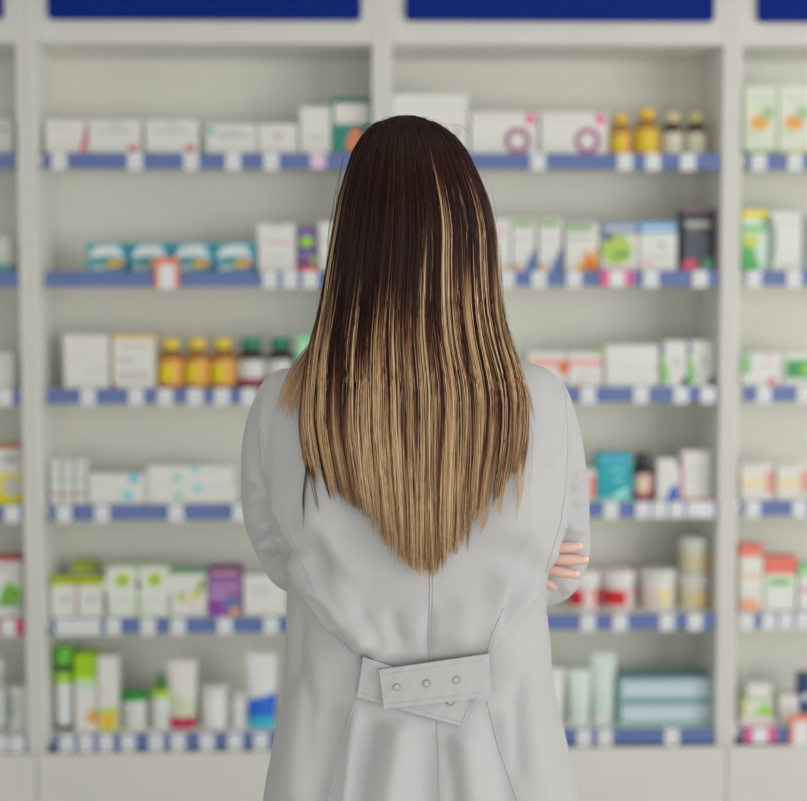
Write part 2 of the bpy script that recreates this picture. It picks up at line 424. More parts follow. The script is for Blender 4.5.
# --- second shelf
jar(1, -10, 15, 237, 'white rounded tub with teal foot at the far left edge', (212, 212, 208), (205, 208, 205), (90, 175, 165), lidf=.7)
teal = [('p', [(.04, .5), (.12, .78), (.3, .92), (.75, .93), (.9, .5), (.5, .56)], (206, 214, 216)), ('p', [(.06, .5), (.5, .52), (.8, .44), (.6, .36), (.3, .40)], (30, 130, 140)), ('e', .62, .30, .19, (230, 175, 50), .75), ('e', .8, .34, .15, (225, 140, 60), .8), ('txt', .1, .45, .1, .16, (205, 200, 190)), ('p', [(.9, .2), (1, .4), (1, 0), (.88, 0)], (25, 75, 120))]
for j, (a, b, l) in enumerate([(87, 128.5, 'leftmost of the four teal pill cartons in a row'), (130, 171.5, 'teal pill carton above the orange price tag, second from the left'), (173, 214.5, 'third teal pill carton from the left, right of the orange price tag'), (215, 256.5, 'rightmost teal pill carton, next to a white carton')]):
    carton(1, a, b, 243, l, teal, base=(45, 150, 170), key='teal', group='teal pill cartons on the second shelf')
G2 = 'cartons on the second shelf'
carton(1, 258, 296, 224, 'white square carton with pink print beside the teal cartons', [('txt', .3, .9, .58, .07, (215, 165, 170)), ('txt', .3, .75, .3, .04, (190, 192, 196)), ('p', [(.4, 1), (.6, 1), (.5, .9)], (150, 170, 200))], group=G2)
carton(1, 297, 317, 227, 'narrow purple carton with lime oval and pink foot', [('e', .5, .68, .16, (150, 200, 70), .75), ('band', 0, .16, (214, 90, 90)), ('r', .1, .3, .9, .45, (130, 110, 160)), ('r', .7, .16, 1, .4, (140, 160, 90)), ('txt', .15, .85, .85, .05, (170, 160, 190))], base=(88, 55, 130), group=G2)
carton(1, 319, 345, 222, 'white carton partly behind the left side of the hair', [('txt', .2, .8, .6, .05, GR)], group=G2)
blu = lambda n: [('r', .1, .86, .85, .96, (120, 165, 105)), ('p', [(.55, 0), (1, 0), (1, .35), (.9, .5), (.8, .3), (.6, .22)], (95, 120, 170)), ('txt', .2, .8, .6, .04, (190, 192, 196)), ('e', .2, .12, .07, (225, 160, 120))]
carton(1, 487, 511, 219, 'white carton half hidden behind the right side of the hair', [('e', .6, .75, .06, (225, 170, 160)), ('e', .8, .1, .06, (230, 170, 120))], group=G2)
carton(1, 512, 536, 219, 'white carton with green top bar and blue figure, left of the pair', blu(0), key='blu', group=G2)
carton(1, 538, 562, 219, 'white carton with green top bar and blue figure, right of the pair', blu(0), key='blu', group=G2)
carton(1, 565, 599, 223, 'white carton with green bar and orange splash', [('r', .05, .84, .8, .96, (125, 170, 110)), ('p', [(.1, 0), (.5, .22), (.62, .5), (.75, .3), (.95, .55), (1, 0)], (228, 165, 50)), ('p', [(.6, 0), (.62, .5), (.75, .3), (.95, .1), (.9, 0)], (215, 105, 45)), ('txt', .1, .8, .66, .05, GR)], group=G2)
carton(1, 601, 638, 221, 'white and lime carton with slate blue top above the pink tag', [('band', .74, 1, (135, 145, 175)), ('e', .42, .45, .30, (168, 195, 92)), ('r', .35, .28, .8, .42, (115, 170, 70)), ('txt', .1, .9, .82, .06, (205, 205, 215)), ('p', [(0, .75), (.25, .75), (.35, .66), (.1, .6)], (60, 80, 130)), ('r', 0, 0, 1, .12, (215, 190, 200))], group=G2)
carton(1, 639, 677, 222, 'white carton with sky blue top band left of the black carton', [('band', .78, 1, (95, 155, 205)), ('txt', .1, .9, .84, .08, (195, 215, 228)), ('e', .6, .55, .05, (120, 150, 110)), ('e', .25, .2, .1, (225, 190, 180)), ('txt', .4, .8, .3, .04, (175, 190, 190))], group=G2)
carton(1, 681, 715.5, 208, 'tall black carton with white lettering against the right upright', [('band', .93, 1, (120, 90, 110)), ('txt', .12, .85, .70, .10, (180, 182, 176)), ('r', .1, .15, .85, .6, (72, 80, 92)), ('e', .25, .08, .13, (205, 80, 110)), ('p', [(.5, .02), (.95, .02), (.9, .22), (.7, .2)], (100, 165, 140)), ('r', .15, .62, .6, .64, (150, 150, 155))], base=(42, 42, 58), group=G2)
carton(1, 742, 767, 210, 'green and white carton with yellow top, far right bay', [('band', .86, 1, (220, 205, 90)), ('r', 0, .66, 1, .74, (90, 180, 95)), ('p', [(0, 0), (.75, 0), (.45, .4), (0, .45)], (80, 170, 95)), ('r', .05, .42, .6, .6, (190, 200, 80)), ('p', [(.7, .86), (1, .86), (1, .75), (.8, .8)], (40, 140, 70))], base=(198, 215, 200), group=G2)
arc = [('p', [(0, 0), (.0, 1), (.14, .9), (.22, .7), (.24, .5), (.2, .25), (.1, 0)], (140, 150, 148)), ('txt', .35, .85, .08, .05, (190, 195, 170)), ('r', .3, .82, .9, .85, (195, 198, 196))]
carton(1, 768, 802, 212, 'white carton with a curved grey left side, far right bay', arc, group=G2)
carton(1, 804, 836, 212, 'white carton with grey curve cut off by the right edge', arc, group=G2)
# --- third shelf
G3 = 'cartons on the third shelf'
carton(2, -18, 15, 353, 'low white carton at the far left edge, third shelf', [('txt', .4, .9, .7, .1, (185, 205, 200))], group=G3)
carton(2, 64, 110, 335, 'square white carton with faint pink print, next to the gold topped carton', [('e', .35, .75, .1, (222, 205, 203)), ('txt', .5, .95, .3, .06, (190, 195, 185)), ('txt', .15, .4, .5, .05, (222, 195, 195)), ('txt', .55, .85, .62, .04, (205, 205, 205))], group=G3)
carton(2, 112, 155, 335, 'square white carton with a gold top edge', [('band', .93, 1, (214, 185, 100)), ('txt', .2, .85, .76, .05, (205, 170, 170)), ('txt', .15, .5, .5, .06, GR), ('e', .28, .26, .06, (180, 165, 165)), ('e', .5, .26, .06, (180, 165, 165)), ('e', .75, .26, .06, (180, 165, 165)), ('e', .05, .05, .05, (190, 90, 100)), ('r', 0, .1, .03, .93, (214, 190, 120))], group=G3)
for a, b, l in [(157, 183, 'amber vitamin bottle beside the gold topped carton'), (184, 209, 'amber vitamin bottle in the middle of three'), (210, 235, 'amber vitamin bottle beside a dark green capped bottle')]:
    bottle(2, a, b, 339, l, (196, 125, 45), (232, 195, 55), (222, 165, 80), (222, 205, 20), key='amb', group='amber vitamin bottles')
for a, b, l in [(236, 265, 'dark bottle with green cap beside the amber bottles'), (266, 295, 'dark bottle with green cap, close to the woman')]:
    bottle(2, a, b, 338, l, (48, 50, 48), (20, 130, 100), (206, 206, 204), key='grb', low=(160, 50, 70), group='green capped bottles')
carton(2, 297, 315, 335, 'mint green carton half hidden behind the hair', [('r', .2, .1, .6, .9, (170, 222, 190))], base=(120, 195, 155), group=G3)
carton(2, 528, 566, 352, 'white carton with red band just above the shoulder', [('r', .1, .62, 1, .8, (222, 150, 145)), ('e', .95, .55, .17, (215, 110, 60)), ('txt', .1, .6, .4, .05, GR)], group=G3)
carton(2, 567, 603, 352, 'white carton with pink band and green corner', [('r', 0, .60, 1, .80, (228, 165, 165)), ('e', .92, .98, .1, (165, 190, 110)), ('txt', .3, .8, .35, .08, (195, 200, 190)), ('e', .35, .12, .09, (225, 175, 140))], group=G3)
carton(2, 605, 659, 345, 'wide plain white carton on the third shelf, right bay', [('txt', .25, .75, .42, .06, (205, 205, 180)), ('e', .97, .45, .06, (215, 160, 130))], group=G3)
cur = [('p', [(0, 1), (.12, .8), (.12, .6), (.3, .35), (.28, .15), (.0, 0)][::-1], (130, 195, 110)), ('p', [(0, 1), (.1, .95), (.15, .8), (0, .7)], (90, 105, 165)), ('p', [(.75, 0), (1, 0), (1, .25), (.85, .2)], (50, 75, 115)), ('txt', .45, .75, .45, .2, (190, 192, 200))]
carton(2, 661, 687, 341, 'white carton with green curve, left of the two by the right upright', cur, key='cur', group=G3)
carton(2, 688, 714, 341, 'white carton with green curve, touching the right upright', cur, key='cur', group=G3)
carton(2, 741, 782, 353, 'low white carton with small green square, far right bay', [('r', .0, .38, .24, .95, (130, 185, 125)), ('txt', .4, .85, .6, .05, (175, 178, 180)), ('e', .75, .15, .13, (222, 120, 120)), ('e', .7, .9, .08, (228, 170, 160))], group=G3)
carton(2, 783, 826, 353, 'low white carton with wide green block, cut by the right edge', [('r', .05, .25, .8, .8, (75, 165, 90)), ('e', .25, .5, .2, (60, 145, 90)), ('e', .55, .5, .16, (150, 200, 90))], group=G3)
# --- fourth shelf
G4 = 'cartons on the fourth shelf'
carton(3, -8, 22, 445, 'white and yellow carton at the far left edge', [('band', 0, .52, (225, 205, 40)), ('e', .7, .3, .18, (195, 195, 190), .9), ('band', .93, 1, (190, 120, 60)), ('txt', .4, .9, .72, .08, (140, 145, 145))], group=G4)
lab4 = [('txt', .1, .9, .82, .05, GR), ('r', .05, .50, .95, .56, (140, 190, 160)), ('r', .05, .2, .95, .28, (170, 155, 145)), ('r', .05, .66, .95, .69, (165, 180, 200))]
for a, b, l in [(50, 61.5, 'slim white carton with green stripe, beside the left upright'), (62.5, 74, 'slim white carton with green stripe, middle of three'), (75, 86.5, 'slim white carton with green stripe, beside the flat cartons')]:
    carton(3, a, b, 460, l, lab4, key='slim', group='slim striped cartons')
Hf = lambda y0, y1: (y1-y0)/F_PX*4.1
carton(3, 88, 146, 474, 'low white carton with two light blue dots', [('e', .68, .28, .2, (135, 200, 210)), ('e', .8, .85, .2, (110, 190, 210), .8), ('txt', .1, .5, .6, .06, (198, 202, 204))], group=G4)
cr = [('e', .35, .45, .28, (150, 205, 170), .8), ('e', .56, .8, .22, (130, 200, 215)), ('txt', .65, .95, .6, .08, (190, 205, 215))]
X, Y_, Z_, w_, h_ = place(3, 147, 237, 485)
carton(3, 147, 237, 485, 'flat white carton with green and blue dots, lower of the stack of two', cr, group=G4, depth=.08)
carton(3, 147, 234, 466, 'flat white carton with green and blue dots, upper of the stack of two', cr, group=G4, zoff=h_+.0005, depth=.08)
carton(3, 572, 596, 470, 'small white and red carton behind the right sleeve', [('r', .7, .1, 1, .8, (220, 130, 120))], group=G4)
carton(3, 597, 632, 453, 'teal carton with pale swoosh and light print', [('r', .1, .8, .9, .93, (80, 165, 200)), ('p', [(.4, .1), (.85, .3), (.95, .2), (.6, 0)], (150, 220, 215)), ('txt', .35, .8, .62, .06, (130, 210, 215)), ('p', [(.4, .45), (.8, .5), (.6, .4)], (140, 215, 210)), ('band', 0, .07, (150, 210, 205))], base=(15, 155, 170), group=G4)
bottle(3, 633, 655, 454, 'black capped bottle with a round pink and cream label', (45, 35, 55), (60, 55, 70), (214, 175, 165), (228, 205, 175), low=(200, 90, 110))
carton(3, 657, 680, 459, 'white carton with a blue figure low on its right side', [('p', [(.4, 0), (.95, 0), (.9, .4), (.65, .35), (.5, .2)], (50, 95, 190)), ('r', .85, .8, 1, 1, (90, 110, 180)), ('txt', .2, .7, .6, .04, (200, 200, 210))], group=G4)
carton(3, 681, 712, 451, 'white carton with pink edges close to the right upright', [('r', 0, 0, .08, .95, (225, 140, 160)), ('r', 0, 0, 1, .05, (225, 140, 160)), ('txt', .2, .85, .62, .06, (190, 192, 200)), ('txt', .2, .85, .4, .05, (198, 200, 206))], group=G4)
tan = [('r', .0, .3, .9, .6, (218, 205, 170)), ('r', .75, .2, 1, .8, (216, 150, 140)), ('txt', .1, .6, .85, .08, (190, 185, 185))]
carton(3, 741, 774, 463, 'cream carton with tan stripe and pink end, far right bay', tan, group=G4)
carton(3, 776, 809, 463, 'cream carton with tan stripe, cut by the right edge, fourth shelf', tan, group=G4)
# --- fifth shelf
G5 = 'cartons on the fifth shelf'
carton(4, -12, 23, 557, 'white carton with red top and green leaf, far left edge', [('band', .93, 1, (185, 50, 70)), ('p', [(.3, .35), (.6, .6), (.95, .45), (.97, .3), (.4, .2)], (110, 180, 60)), ('r', 0, .18, 1, .24, (80, 150, 60)), ('txt', .1, .6, .8, .05, GR)], group=G5)
lime = [('band', .80, 1, (165, 180, 30)), ('txt', .3, .8, .35, .2, (188, 192, 198)), ('r', .94, 0, 1, .7, (220, 185, 175))]
carton(4, 51, 77, 578, 'white carton with lime top beside the left upright', lime, key='lime', group=G5)
carton(4, 78, 104, 578, 'white carton with lime top, next to the arched cartons', lime, key='lime', group=G5)
carton(4, 72, 97, 562, 'white carton with olive top standing behind two lime topped cartons', [('band', .80, 1, (150, 165, 50))], back=.125, group=G5)
arch = [('band', 0, 1, (190, 205, 180)), ('e', .5, .62, .36, (212, 214, 208)), ('r', .12, 0, .88, .62, (212, 214, 208)), ('e', .52, .72, .15, (175, 200, 60)), ('e', .52, .72, .07, (140, 175, 60)), ('txt', .3, .7, .3, .04, (195, 200, 195))]
carton(4, 107, 138, 566, 'carton with white arch and lime disc, left of two', arch, key='arch', group=G5)
carton(4, 139, 170, 566, 'carton with white arch and lime disc, right of two', arch, key='arch', group=G5)
carton(4, 171, 207, 571, 'white carton with green top edge and olive branch', [('band', .93, 1, (90, 165, 110)), ('e', .33, .42, .13, (175, 185, 70)), ('e', .72, .5, .12, (195, 195, 110)), ('p', [(.75, .55), (.98, .6), (.95, .85), (.8, .75)], (120, 155, 60)), ('e', .5, .38, .12, (222, 215, 195)), ('e', .55, .3, .06, (225, 170, 140))], group=G5)
carton(4, 208, 242, 567, 'purple carton with teal star and dark print', [('band', .78, 1, (115, 65, 115)), ('txt', .08, .92, .83, .08, (200, 150, 175)), ('r', .05, .55, .95, .62, (190, 140, 190)), ('p', [(.5, .25), (.7, .4), (.75, .25), (.95, .35), (.85, .18), (.6, .14)], (50, 120, 165)), ('e', .8, .08, .09, (222, 170, 80)), ('p', [(0, 0), (.5, 0), (.3, .3), (0, .25)], (135, 55, 160)), ('r', 0, .38, .6, .43, (200, 165, 205))], base=(138, 98, 160), group=G5)
carton(4, 244, 286, 575, 'white carton with blue grey print beside the purple carton', [('txt', .2, .7, .62, .06, (165, 172, 200)), ('txt', .2, .6, .45, .04, (185, 190, 210))], group=G5)
jar(4, 569, 603, 572, 'white lidded jar with red band, partly behind the hand', (215, 215, 212), (212, 210, 208), (205, 40, 55), key='rj', group='red banded jars', band2=(218, 195, 190), lidf=.38)
jar(4, 604, 638, 572, 'white lidded jar with red band, beside the plain jar', (215, 215, 212), (212, 210, 208), (205, 40, 55), key='rj', group='red banded jars', lidf=.38)
jar(4, 642, 680, 571, 'white jar with faint pink and yellow label', (210, 210, 207), (213, 211, 208), (214, 204, 200), band2=(222, 206, 160), lidf=.3)
X, Y_, Z_, w_, h_ = place(4, 680, 713, 575)
ct = dict(lidf=.36, band2=(218, 190, 140))
jar(4, 681, 712, 575, 'white jar with cream and orange label, lower of the stack', (208, 208, 203), (208, 204, 190), (208, 198, 165), key='cj', group='stacked cream jars', **ct)
jar(4, 681, 712, 575, 'white jar with cream and orange label, upper of the stack', (208, 208, 203), (208, 204, 190), (208, 198, 165), key='cj', group='stacked cream jars', **ct).location.z += h_+.0008
carton(4, 740, 763, 545, 'white carton with salmon red top, far right bay', [('band', .82, 1, (224, 120, 105)), ('r', .1, .5, .9, .56, (228, 180, 140)), ('p', [(0, 0), (.9, 0), (.7, .2), (0, .2)], (222, 165, 140))], group=G5)
carton(4, 764, 796, 557, 'white carton with red top and green badge, far right bay', [('band', .68, 1, (222, 110, 100)), ('r', .15, .48, .8, .58, (90, 170, 90)), ('e', .5, .25, .2, (216, 216, 212))], base=(205, 216, 200), group=G5)
carton(4, 798, 824, 565, 'white and pale green carton cut by the right edge, fifth shelf', [('band', .75, 1, (150, 200, 150)), ('r', .1, .4, 1, .5, (200, 130, 170))], group=G5)
# --- bottom shelf
G6 = 'goods on the lowest shelf'
bottle(5, -14, 8, 660, 'white bottle cut by the left edge, lowest shelf', (205, 206, 206), (212, 212, 212), (210, 210, 210), neck=(200, 200, 200))
carton(5, 10, 27, 687, 'white carton with dark green strip, beside the left upright', [('r', 0, .3, .15, .85, (70, 145, 110)), ('txt', .3, .9, .5, .05, (200, 195, 195))], group=G6)
def spray(s, x0, x1, ytop, label):
    X, Y, Z, w, h = place(s, x0, x1, ytop, .06); r = w/2
    o = empty('spray_bottle', (X, Y+r, Z), label, 'bottle')
    m = MB(); m.lathe([(r*.95, 0), (r*1.02, .003), (r*1.02, h*.06)], mat((30, 40, 35), .3)); m.build('base', o, .6)
    m = MB(); m.lathe([(r, h*.04), (r, h*.70), (r*.98, h*.72)], mat((210, 212, 214), .3)); m.build('bottle_body', o, .6)
    m = MB(); m.lathe([(r*1.01, h*.56), (r*1.012, h*.72)], mat((150, 200, 60), .4)); m.build('label', o, .6)
    m = MB(); m.lathe([(r*1.03, h*.70), (r*1.03, h*.775)], mat((20, 40, 60), .3)); m.build('neck_ring', o, .6)
    m = MB(); m.lathe([(r, h*.765), (r, h*.93), (r*.85, h*.98), (r*.6, h)], mat((90, 175, 40), .3)); m.build('cap', o, .6)
spray(5, 54, 73, 647, 'slim white spray bottle with green cap and black ring')
carton(5, 74, 80, 650, 'deep green carton peeking out behind the spray bottle', [], base=(50, 140, 60), back=.10, group=G6)
carton(5, 75, 97, 654, 'tall lime and white carton with orange fruit', [('band', .62, 1, (150, 195, 20)), ('r', 0, .62, 1, .70, (185, 215, 120)), ('r', .05, .56, .95, .62, (165, 215, 205)), ('p', [(.55, .08), (1, .1), (1, .22), (.8, .3), (.6, .25)], (235, 165, 60)), ('r', 0, 0, .06, .4, (225, 190, 180))], group=G6)
carton(5, 98, 119, 656, 'tall white carton with amber disc near its foot', [('band', 0, .05, (180, 205, 90)), ('r', 0, .22, 1, .30, (170, 205, 70)), ('e', .5, .13, .12, (232, 180, 50), .9), ('r', .1, .2, .9, .24, (228, 195, 100)), ('txt', .2, .5, .45, .1, (215, 200, 195))], group=G6)
jar(5, 120, 147, 694, 'white jar with dark green lid', (40, 145, 60), (212, 213, 212), (206, 208, 208), lidf=.22)
jar(5, 149, 171, 692, 'white jar with lime lid', (165, 205, 40), (210, 212, 212), None, lidf=.16)
m = MB()
X, Y_, Z_, w_, h_ = place(5, 150, 168, 674, .12)
m.lathe([(w_*.45, 0), (w_*.5, .003), (w_*.45, h_*.6), (w_*.2, h_*.85), (w_*.1, h_)], mat((85, 170, 70), .3)); o = m.build('bottle', None, .6); o.location = (X, Y_+.03, Z_)
tag(o, 'green pointed bottle behind the lime lidded jar', 'bottle')
tube_pack(5, 167, 197, 662, 'white cream tube with crimson cap', (212, 210, 208), (185, 35, 75), capf=.17, low=[(.02, .35, (196, 205, 175), -.2)])
jar(5, 198, 229, 687, 'wide white jar with white lid, right of the crimson capped tube', (205, 206, 206), (216, 216, 215), None, lidf=.2)
jar(5, 230, 246, 692, 'small white jar beside the blue and white tube', (188, 190, 192), (214, 214, 214), None, lidf=.24)
def wv(m, r, h):
    e = -.0228
    z = h*.40
    for (x0, w2, hh) in ((-.010, .0022, .010), (-.004, .0022, .010), (.002, .0022, .010)):
        m.add([(x0, e, z+hh), (x0+w2, e, z+hh), (x0+w2+.003, e, z), (x0+.003, e, z)], [(0, 1, 2, 3)], mat((190, 205, 235)))
    m.add([(-.012, e, z+.013), (.010, e, z+.013), (.010, e, z+.0112), (-.012, e, z+.0112)], [(0, 1, 2, 3)], mat((190, 205, 235)))
tube_pack(5, 246, 277, 655, 'white tube with blue wave and cyan foot near the coat', (212, 214, 216), (50, 175, 205), capf=.10, low=[(.0, .06, (50, 180, 210), 0), (.05, .36, (20, 95, 205), .16)], wave=wv)
tube_pack(5, 541, 566, 670, 'pale tube half hidden by the coat, right bay', (205, 212, 208), (205, 208, 206))
tube_pack(5, 568, 592, 671, 'pale mint tube, shorter one in clear view on the right', (196, 212, 206), (208, 212, 210))
tube_pack(5, 591, 617, 655, 'taller pale mint tube beside the flat blue cartons', (194, 210, 204), (208, 212, 210))
bl = [('band', 0, .14, (110, 165, 150)), ('band', .86, 1, (110, 145, 155)), ('r', .1, .35, .8, .6, (195, 205, 218)), ('r', 0, .14, .03, .86, (60, 140, 120)), ('txt', .3, .8, .68, .08, (170, 190, 205))]
X, Y_, Z_, w_, h_ = place(5, 618, 711, 701)
carton(5, 618, 711, 701, 'long pale blue carton with green edges, lower of the stack', bl, base=(178, 195, 208), group=G6, depth=.09)
carton(5, 618, 711, 677, 'long pale blue carton with green edges, upper of the stack', bl, base=(178, 195, 208), group=G6, zoff=h_+.0006, depth=.09)
X, Y_, Z_, w_, h_ = place(5, 741, 777, 717)
carton(5, 741, 777, 717, 'flat white carton with pink line under the lime carton', [('band', 0, .5, (225, 195, 205))], group=G6)
X, Y2, Z2, w2, h2 = place(5, 743, 773, 699)
carton(5, 743, 773, 699, 'lime and white carton in the middle of a stack of three', [('p', [(.2, .1), (.95, .1), (1, .35), (.7, .8), (.5, .4)], (140, 205, 70)), ('r', 0, 0, .1, .8, (205, 205, 70)), ('band', .9, 1, (160, 195, 100))], zoff=h_+.0006, group=G6)
carton(5, 747, 771, 684, 'small white carton on top of the lime carton', [('r', .1, .1, .9, .14, GR)], zoff=h2+.0006, group=G6)
carton(5, 779, 799, 695, 'white carton between the lime stack and the navy carton', [('txt', .2, .8, .5, .06, GR)], group=G6)
carton(5, 801, 826, 676, 'navy blue carton cut by the right edge, lowest shelf', [('e', .2, .55, .09, (200, 205, 215)), ('band', 0, .2, (210, 205, 200))], base=(35, 60, 110), group=G6)

# ------------------------------------------------------------------ the woman
YC = 1.88
WX = P(414, 500, YC).x
person = empty('person', (WX, YC, 0), 'woman with long ombre hair seen from behind in a white belted coat, arms crossed', 'person')
OFF = (WX, YC, 0)
Zp = lambda py, Y=YC: P(414, py, Y).z
# torso outline in photo px (left, right) and half depth
TO = [(346, 372, 455, .045), (353, 352, 476, .055), (359, 325, 512, .066), (366, 298, 540, .076), (376, 280, 556, .088), (392, 270, 562, .100), (420, 266, 566, .111),
      (460, 266, 569, .118), (500, 268, 569, .118), (520, 270, 566, .116), (540, 277, 557, .113), (560, 284, 549, .110), (580, 287, 544, .108),
      (600, 287, 546, .107), (640, 286, 549, .104), (660, 285, 551, .102), (690, 282, 555, .101), (720, 277, 562, .106), (770, 268, 573, .118), (801, 262, 580, .126), (900, 244, 598, .142), (1110, 228, 614, .155)]
TZ = np.array([Zp(t[0]) for t in TO][::-1])
TL = np.array([P(t[1], t[0], YC).x for t in TO][::-1]); TR = np.array([P(t[2], t[0], YC).x for t in TO][::-1]); TD = np.array([t[3] for t in TO][::-1])
NEXP = 2.35
def coat_back(x, z):
    l = np.interp(z, TZ, TL); r = np.interp(z, TZ, TR); d = np.interp(z, TZ, TD)
    u = np.clip(np.abs((x-(l+r)/2)/((r-l)/2)), 0, .985)
    return YC-d*(1-u**NEXP)**(1/NEXP)
CLOTH = mat((214, 214, 217), .85, 'cloth', spec=.1, gain=.67)
def remesh(ob, vox, smooth=2):
    m = ob.modifiers.new('r', 'REMESH'); m.mode = 'VOXEL'; m.voxel_size = vox; m.use_smooth_shade = True
    if smooth:
        s = ob.modifiers.new('s', 'SMOOTH'); s.iterations = smooth; s.factor = .5
    dg = bpy.context.evaluated_depsgraph_get(); ev = ob.evaluated_get(dg)
    me = bpy.data.meshes.new_from_object(ev); ob.modifiers.clear(); old = ob.data; mats = [x for x in old.materials]
    ob.data = me
    if not len(me.materials):
        for x in mats: me.materials.append(x)
    bpy.data.meshes.remove(old); me.name = ob.name
    me.polygons.foreach_set('use_smooth', [True]*len(me.polygons))
    return ob
def smooth_path(pts, n=6):
    """Catmull-Rom through (Vector, radius)"""
    out = []
    q = [pts[0]]+pts+[pts[-1]]
    for i in range(1, len(q)-2):
        for k in range(n):
            t = k/n; a, b, c, d = [np.array([*x[0], x[1]]) for x in q[i-1:i+3]]
            v = .5*((2*b)+(-a+c)*t+(2*a-5*b+4*c-d)*t*t+(-a+3*b-3*c+d)*t**3); out.append(v)
    out.append(np.array([*pts[-1][0], pts[-1][1]]))
    return [Vector(v[:3]) for v in out], [v[3] for v in out]
m = MB(); NS = 56; zs = np.concatenate([np.linspace(TZ[0], TZ[-8], 26), np.linspace(TZ[-8], TZ[-1], 22)[1:]])
vs = []; fs = []
for z in zs:
    l, r, d = np.interp(z, TZ, TL), np.interp(z, TZ, TR), np.interp(z, TZ, TD)
    for i in range(NS):
        a = 2*math.pi*i/NS; c, s = math.cos(a), math.sin(a)
        vs.append(((l+r)/2+(r-l)/2*math.copysign(abs(c)**(2/NEXP), c), YC+d*math.copysign(abs(s)**(2/NEXP), s), z))
for j in range(len(zs)-1):
    for i in range(NS): fs.append((j*NS+i, j*NS+(i+1) % NS, (j+1)*NS+(i+1) % NS, (j+1)*NS+i))
fs += [tuple(range(NS))[::-1], tuple(range((len(zs)-1)*NS, len(zs)*NS))]
m.add(vs, fs, CLOTH)
def sleeve(pts):
    p, r = smooth_path([(P(a, b, c), d) for a, b, c, d in pts])
    m.tube(p, r, CLOTH, 22); m.sphere(p[0], r[0], CLOTH); m.sphere(p[-1], r[-1], CLOTH)
sleeve([(294, 409, 1.885, .052), (281, 440, 1.89, .050), (279, 480, 1.895, .048), (281, 515, 1.90, .048), (289, 545, 1.905, .043), (300, 566, 1.925, .037), (335, 560, 1.985, .036), (390, 555, 2.02, .036), (450, 560, 2.03, .033)])
sleeve([(531, 409, 1.885, .052), (543, 442, 1.895, .050), (550, 480, 1.90, .050), (553, 520, 1.905, .0475), (554, 555, 1.91, .045), (545, 577, 1.93, .040), (510, 570, 2.0, .038), (450, 550, 2.05, .037), (380, 545, 2.05, .033)])
# upright collar round the neck
m.lathe([(.060, Zp(352)), (.066, Zp(352)+.012), (.062, Zp(352)+.045), (.057, Zp(352)+.047)], CLOTH, P(412, 352, 1.885).x, 1.885, 32, 1, 1)
coat = m.build('coat', person, off=OFF); remesh(coat, .0042, 5)
# --- folds of the cloth: moved in or out along the body's depth near drawn crease lines
me = coat.data; N = len(me.vertices)
co = np.empty(N*3); me.vertices.foreach_get('co', co); co = co.reshape(-1, 3)+np.array(OFF)
no = np.empty(N*3); me.vertices.foreach_get('normal', no); no = no.reshape(-1, 3)
def project(co):
    d = co-np.array(CAM); z = d@np.array(FW)
    return CX+F_PX*(d@np.array(RT))/z, CY-F_PX*(d@np.array(UP))/z
px, py = project(co)
def seg_dist(px, py, poly):
    best = np.full(px.shape, 1e9); sd = np.zeros(px.shape); tt = np.zeros(px.shape)
    L = [0]
    for a, b in zip(poly[:-1], poly[1:]): L.append(L[-1]+math.hypot(b[0]-a[0], b[1]-a[1]))
    for k, (a, b) in enumerate(zip(poly[:-1], poly[1:])):
        dx, dy = b[0]-a[0], b[1]-a[1]; l2 = dx*dx+dy*dy
        t = np.clip(((px-a[0])*dx+(py-a[1])*dy)/l2, 0, 1)
        ex, ey = px-a[0]-t*dx, py-a[1]-t*dy; d = np.hypot(ex, ey); s = np.sign(dx*ey-dy*ex)
        w = d < best; best = np.where(w, d, best); sd = np.where(w, d*s, sd); tt = np.where(w, (L[k]+t*math.sqrt(l2))/L[-1], tt)
    return best, sd, tt
back = np.clip(-no[:, 1]*1.6, 0, 1)
disp = np.zeros(N)
def fold(poly, wid, amp, taper=.35, side=0):
    global disp
    d, sd, t = seg_dist(px, py, poly)
    e = np.clip(np.minimum(t/taper, (1-t)/taper), 0, 1) if taper else 1
    e = e*e*(3-2*e) if taper else np.exp(-np.zeros(N))
    if side:   # overlap: one side stands proud, dropping sharply at the line
        q = sd*side; g = np.where(q > 0, np.exp(-(q/wid)**2), np.exp(-(q/2.2)**2))
    else: g = np.exp(-(d/wid)**2)
    disp += 1.6*amp*e*g
# cloth blousing over the half belt
disp += .010*np.exp(-((py-628)/26)**2)*np.exp(-((px-425)/75)**2)
disp -= .006*np.exp(-((py-672)/16)**2)*np.exp(-((px-425)/75)**2)
fold([(292, 548), (302, 585), (326, 622), (352, 648), (364, 660)], 22, .009, .12, side=-1)
fold([(318, 560), (345, 600), (372, 640), (398, 664)], 13, .007, .2)
fold([(330, 625), (352, 648), (372, 668)], 6, -.006, .25)
fold([(352, 600), (372, 630), (388, 655)], 8, -.005, .3)
fold([(470, 590), (462, 630), (455, 655)], 16, .005, .3)
fold([(512, 560), (500, 600), (490, 640), (486, 660)], 14, .007, .2, side=1)
fold([(540, 575), (520, 600), (500, 630), (488, 655)], 8, .005, .25)
fold([(555, 530), (535, 580), (505, 625)], 18, .005, .3)
fold([(430, 600), (427, 640), (428, 660)], 6, -.003, .3)
fold([(404, 712), (398, 750), (384, 830)], 15, .008, .2)
fold([(378, 712), (368, 750), (352, 830)], 10, -.006, .2)
fold([(430, 726), (428, 770), (424, 830)], 16, -.005, .2)
fold([(462, 722), (468, 760), (476, 830)], 14, .006, .2)
fold([(488, 705), (497, 750), (512, 830)], 12, -.006, .2)
fold([(320, 640), (308, 700), (292, 800), (285, 830)], 18, .007, .25)
fold([(340, 690), (328, 740), (310, 830)], 12, -.005, .25)
fold([(520, 640), (528, 700), (545, 800), (550, 830)], 18, .006, .25)
fold([(300, 600), (296, 650), (292, 700)], 9, -.005, .3)
